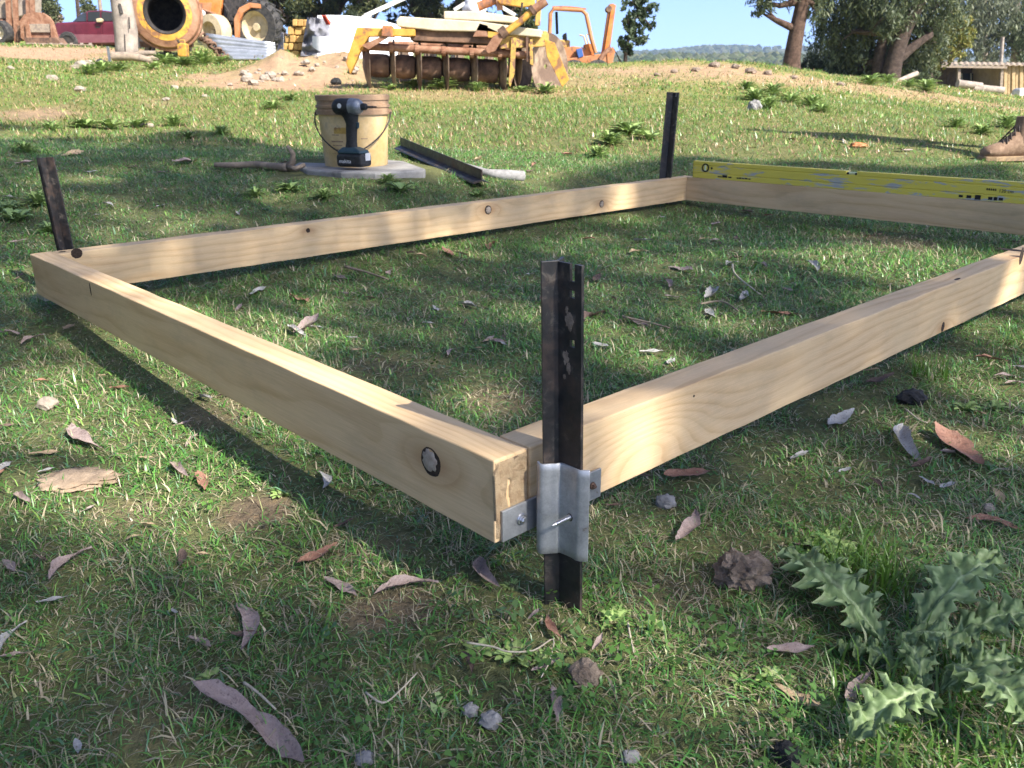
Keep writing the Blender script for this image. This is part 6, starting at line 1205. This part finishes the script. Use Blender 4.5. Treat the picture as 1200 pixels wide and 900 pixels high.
for i, (x, y, r, n, pal, lab) in enumerate(((54, 8, 14, 1500, OLV, 'bushy tree behind the rusty loader'), (30, 15, 14, 900, GUM, 'dark tree behind the loader mast'), (104, 12, 8, 420, OLV, 'small spiky tree top behind the maroon car'), (66, 22, 6, 300, [(.3, .22, .18), (.24, .2, .12)], 'reddish bush behind the bonnet of the maroon car'))):
    b = gbase(x, Y); tree('tree' if r > 9 else 'bush', lab, b, [[(b, .16), (at(x, y + r, Y), .12), (at(x, y, Y), .05)]], [ck(x, y, Y, r, n), ck(x - r * .5, y - r, Y, r * .9, n * .7), ck(x + r * .3, y + r * .8, Y, r * .8, n * .6), ck(x, y + r * 1.6, Y, r * .8, n * .4)], .2, .3, pal, .2, 60 + i, 'barkB')
# ---------------------------------------------------------------- far wooded hills
def ridge(name, D, px0, px1, fn, depth, mat):
    n = 160; m = 10; mb = MB()
    def f(u, v):
        px = px0 + (px1 - px0) * u; p = at(px, fn(px), D); zt = p.z + (mnoise.noise(Vector((px * .03, D * .01, 0))) + .6 * mnoise.noise(Vector((px * .11, 3, 0)))) * D * .0012
        if v <= .5: return Vector((p.x, p.y - depth * (1 - v * 2), -15 + (zt + 15) * math.sin(v * math.pi)))
        return Vector((p.x * (1 + .3 * (v - .5)), p.y + depth * (v - .5) * 2, -15 + (zt + 15) * math.sin(v * math.pi)))
    o = mb.grid(f, n, m).build(name, M[mat], None, smooth=True); tag(o, kind='structure'); return f
M['hill'] = weathered('wooded_hillside', (.055, .075, .035), (.12, .125, .06), .02, 1.0, bump=0)
prof1 = lambda px: float(np.interp(px, [-600, 0, 500, 720, 760, 800, 850, 900, 935, 1000, 1200, 1800], [78, 74, 68, 66, 64, 61, 58, 57, 58, 62, 68, 76]))
prof2 = lambda px: float(np.interp(px, [-600, 0, 500, 720, 780, 830, 880, 940, 1200, 1800], [88, 83, 79, 76, 73, 75, 72, 75, 82, 90]))
f1 = ridge('far_hill', 1450, -450, 1650, prof1, 500, 'hill'); f2 = ridge('wooded_hill', 520, -900, 2100, prof2, 200, 'hill')
def forest(name, label, f, n, s0, s1, seed, pal):
    r = random.Random(seed); V, F, C = [], [], []; bm = bmesh.new(); bmesh.ops.create_icosphere(bm, subdivisions=1, radius=1); bv = [v.co.copy() for v in bm.verts]; bf = [[v.index for v in q.verts] for q in bm.faces]; bm.free()
    for i in range(n):
        u = .535 + .09 * r.random() if r.random() < .7 else r.random(); p = f(u, .22 + .3 * r.random() ** .7); s = r.uniform(s0, s1); o = len(V); c = Vector(r.choice(pal)) * r.uniform(.7, 1.3)
        for q in bv: V.append((p.x + q.x * s * r.uniform(.8, 1.2), p.y + q.y * s, p.z + q.z * s * r.uniform(.7, 1.1) + s * .4)); C.append(tuple(c))
        F += [[k + o for k in q] for q in bf]
    me = bpy.data.meshes.new(name); me.from_pydata(V, [], F); ca = me.color_attributes.new('Col', 'FLOAT_COLOR', 'POINT'); ca.data.foreach_set('color', np.concatenate([np.array(C), np.ones((len(C), 1))], 1).astype(np.float32).ravel()); me.materials.append(M['foliage']); o = bpy.data.objects.new(name, me); col.objects.link(o); tag(o, label, 'forest', kind='stuff')
forest('far_forest', 'blue green forest covering the distant hill', f1, 2600, 2.5, 5.5, 1, [(.05, .07, .03), (.08, .10, .045), (.12, .13, .07)]); forest('valley_forest', 'green wooded slope in the valley below the hill', f2, 1900, 1.6, 4.2, 2, [(.045, .065, .028), (.075, .095, .04), (.13, .14, .07), (.10, .12, .05)])

# ---------------------------------------------------------------- big gum behind the camera whose crown shades the frame
def px_of(P):
    d = Vector(P) - Vector((0, 0, CZ)); k = d.dot(Fv)
    if k <= .05: return None
    return 600 + FPX * d.dot(Rv) / k, 450 - FPX * d.dot(Uv) / k
# open windows of the crown: where the sun gets through to the ground (ground x, y, radius x, radius y)
GAPS = []
for (px, py, rx, ry, s) in SUNNY:
    c_ = gp(px, py); e_ = gp(px + rx, py); f_ = gp(px, py - ry * .9); b_ = gp(px, py + ry * .9); GAPS.append((c_.x, c_.y, max(.03, abs(e_.x - c_.x)), max(.03, abs(f_.y - b_.y) / 2), s))
def shade_tree():
    r = np.random.default_rng(11); n = 150000
    tot = []; hs = sdir.xy / math.sin(SUN_EL) * math.cos(SUN_EL) / sdir.xy.length if False else Vector((sdir.x / sdir.z, sdir.y / sdir.z))
    # ground area under the crown's shadow: rough outline as a polygon in pixels, front part reaches behind the camera
    out = [(-120, 162), (60, 152), (230, 152), (300, 165), (370, 178), (520, 205), (640, 215), (720, 196), (800, 186), (920, 192), (1010, 188), (1080, 195), (1260, 200)]
    edge = [gp(*q) for q in out]; ex = np.array([q.x for q in edge]); ey = np.array([q.y for q in edge]); o = np.argsort(ex)
    x = r.uniform(-3.2, 4.6, n); y = r.uniform(-1.4, 5.6, n); lim = np.interp(x, ex[o], ey[o]) + (vnoise(x, y, .3, 31) - .5) * .25
    keep = y < lim; clus = vnoise(x, y, .42, 33) * .6 + vnoise(x, y, .16, 34) * .4
    dens = np.clip((clus - SH_LO) * SH_K, SH_MIN, 1)
    for (gx, gy, rx, ry, s) in GAPS:
        q = ((x - gx) / rx) ** 2 + ((y - gy) / ry) ** 2 + (vnoise(x, y, .09, 35) - .5) * 1.1; dens = dens * (1 - s * np.clip(1.6 - q, 0, 1))
    for (px, py, hh, rad) in SHADY:
        p_ = gp(px, py); d_ = ray(px, py)          # the shaded thing stands hh above the ground on this ray
        Yh = next((Y_ for Y_ in np.linspace(.4, 5, 400) if CZ + d_.z / d_.y * Y_ < g1(d_.x / d_.y * Y_, Y_) + hh), p_.y); sx = d_.x / d_.y * Yh - hs.x * hh; sy = Yh - hs.y * hh
        dens = np.maximum(dens, .95 * np.clip(1.5 - ((x - sx) ** 2 + (y - sy) ** 2) / rad ** 2, 0, 1))
    keep &= r.random(n) < dens; x, y = x[keep], y[keep]; n = len(x)
    # lift each shaded point up along the sun ray into layered boughs
    hgt = 5.2 + 3.4 * vnoise(x, y, 1.1, 36) + r.normal(0, .22, n); z0 = gz(x, y); P = np.stack([x + hs.x * hgt, y + hs.y * hgt, z0 + hgt], -1)
    L = .11 * (.6 + .8 * r.random(n)); a = r.random(n) * 6.28; el = np.where(r.random(n) < .6, -1.1 + .5 * r.random(n), r.normal(0, .7, n)); D = np.stack([np.cos(a) * np.cos(el), np.sin(a) * np.cos(el), np.sin(el)], -1); S = np.cross(D, r.normal(size=(n, 3))); S /= np.linalg.norm(S, axis=1)[:, None]; D *= L[:, None] * .5; S *= L[:, None] * .15
    cen = P.mean(0); b = Vector((cen[0] + 1.2, cen[1] - 1.2, 0)); b.z = g1(b.x, b.y); root = thing('gum_tree', 'tall gum tree whose broad crown throws dappled shade over the timber frame', 'tree', b)
    C = np.array(GUM)[r.integers(0, 4, n)] * (.8 + .4 * r.random((n, 1))); V = np.stack([P - D, P + S - D * .1, P + D, P - S - D * .1], 1).reshape(-1, 3) - np.array(b)
    me = fast_mesh('crown', V, np.arange(n * 4), np.arange(n) * 4, None, M['foliage'], False, np.repeat(C, 4, 0)); o = bpy.data.objects.new('crown', me); col.objects.link(o); o.parent = root
    tr = MB(); tp = Vector((cen[0] + .5, cen[1] - .5, 5.2)) - b; tr.tube([Vector((0, 0, -.2)), tp * .35 + Vector((.15, 0, 0)), tp * .7 + Vector((.1, -.1, 0)), tp], [.42, .32, .25, .17], 14); tr.build('trunk', M['barkC'], root, smooth=True)
    lb_ = MB(); idx = r.choice(n, 46, replace=False); rr = random.Random(4)
    for i in idx:
        e = Vector(P[i]) - b; s = tp * rr.uniform(.6, 1.0); m = (s + e) / 2 + Vector((rr.uniform(-.3, .3), rr.uniform(-.3, .3), -.25)); lb_.tube([s, m, e], [.05, .03, .006], 6)
    tag(lb_.build('branches', M['barkC'], root, smooth=True), kind='stuff')
    print('shade leaves', n)
shade_tree()

# ---------------------------------------------------------------- air: thin blue haze over the valley
t = NT('haze_air'); pv = t.n('VolumePrincipled'); pv.inputs['Color'].default_value = (.55, .72, 1.0, 1); pv.inputs['Density'].default_value = .0003; pv.inputs['Anisotropy'].default_value = .2
t.l(pv.outputs[0], t.out.inputs['Volume'])
for l_ in list(t.out.inputs['Surface'].links): t.t.links.remove(l_)
hz = MB().box((0, 0, 62), (4600, 4600, 160)).build('haze', t.m); tag(hz, 'thin blue haze over the valley', 'haze', kind='stuff')
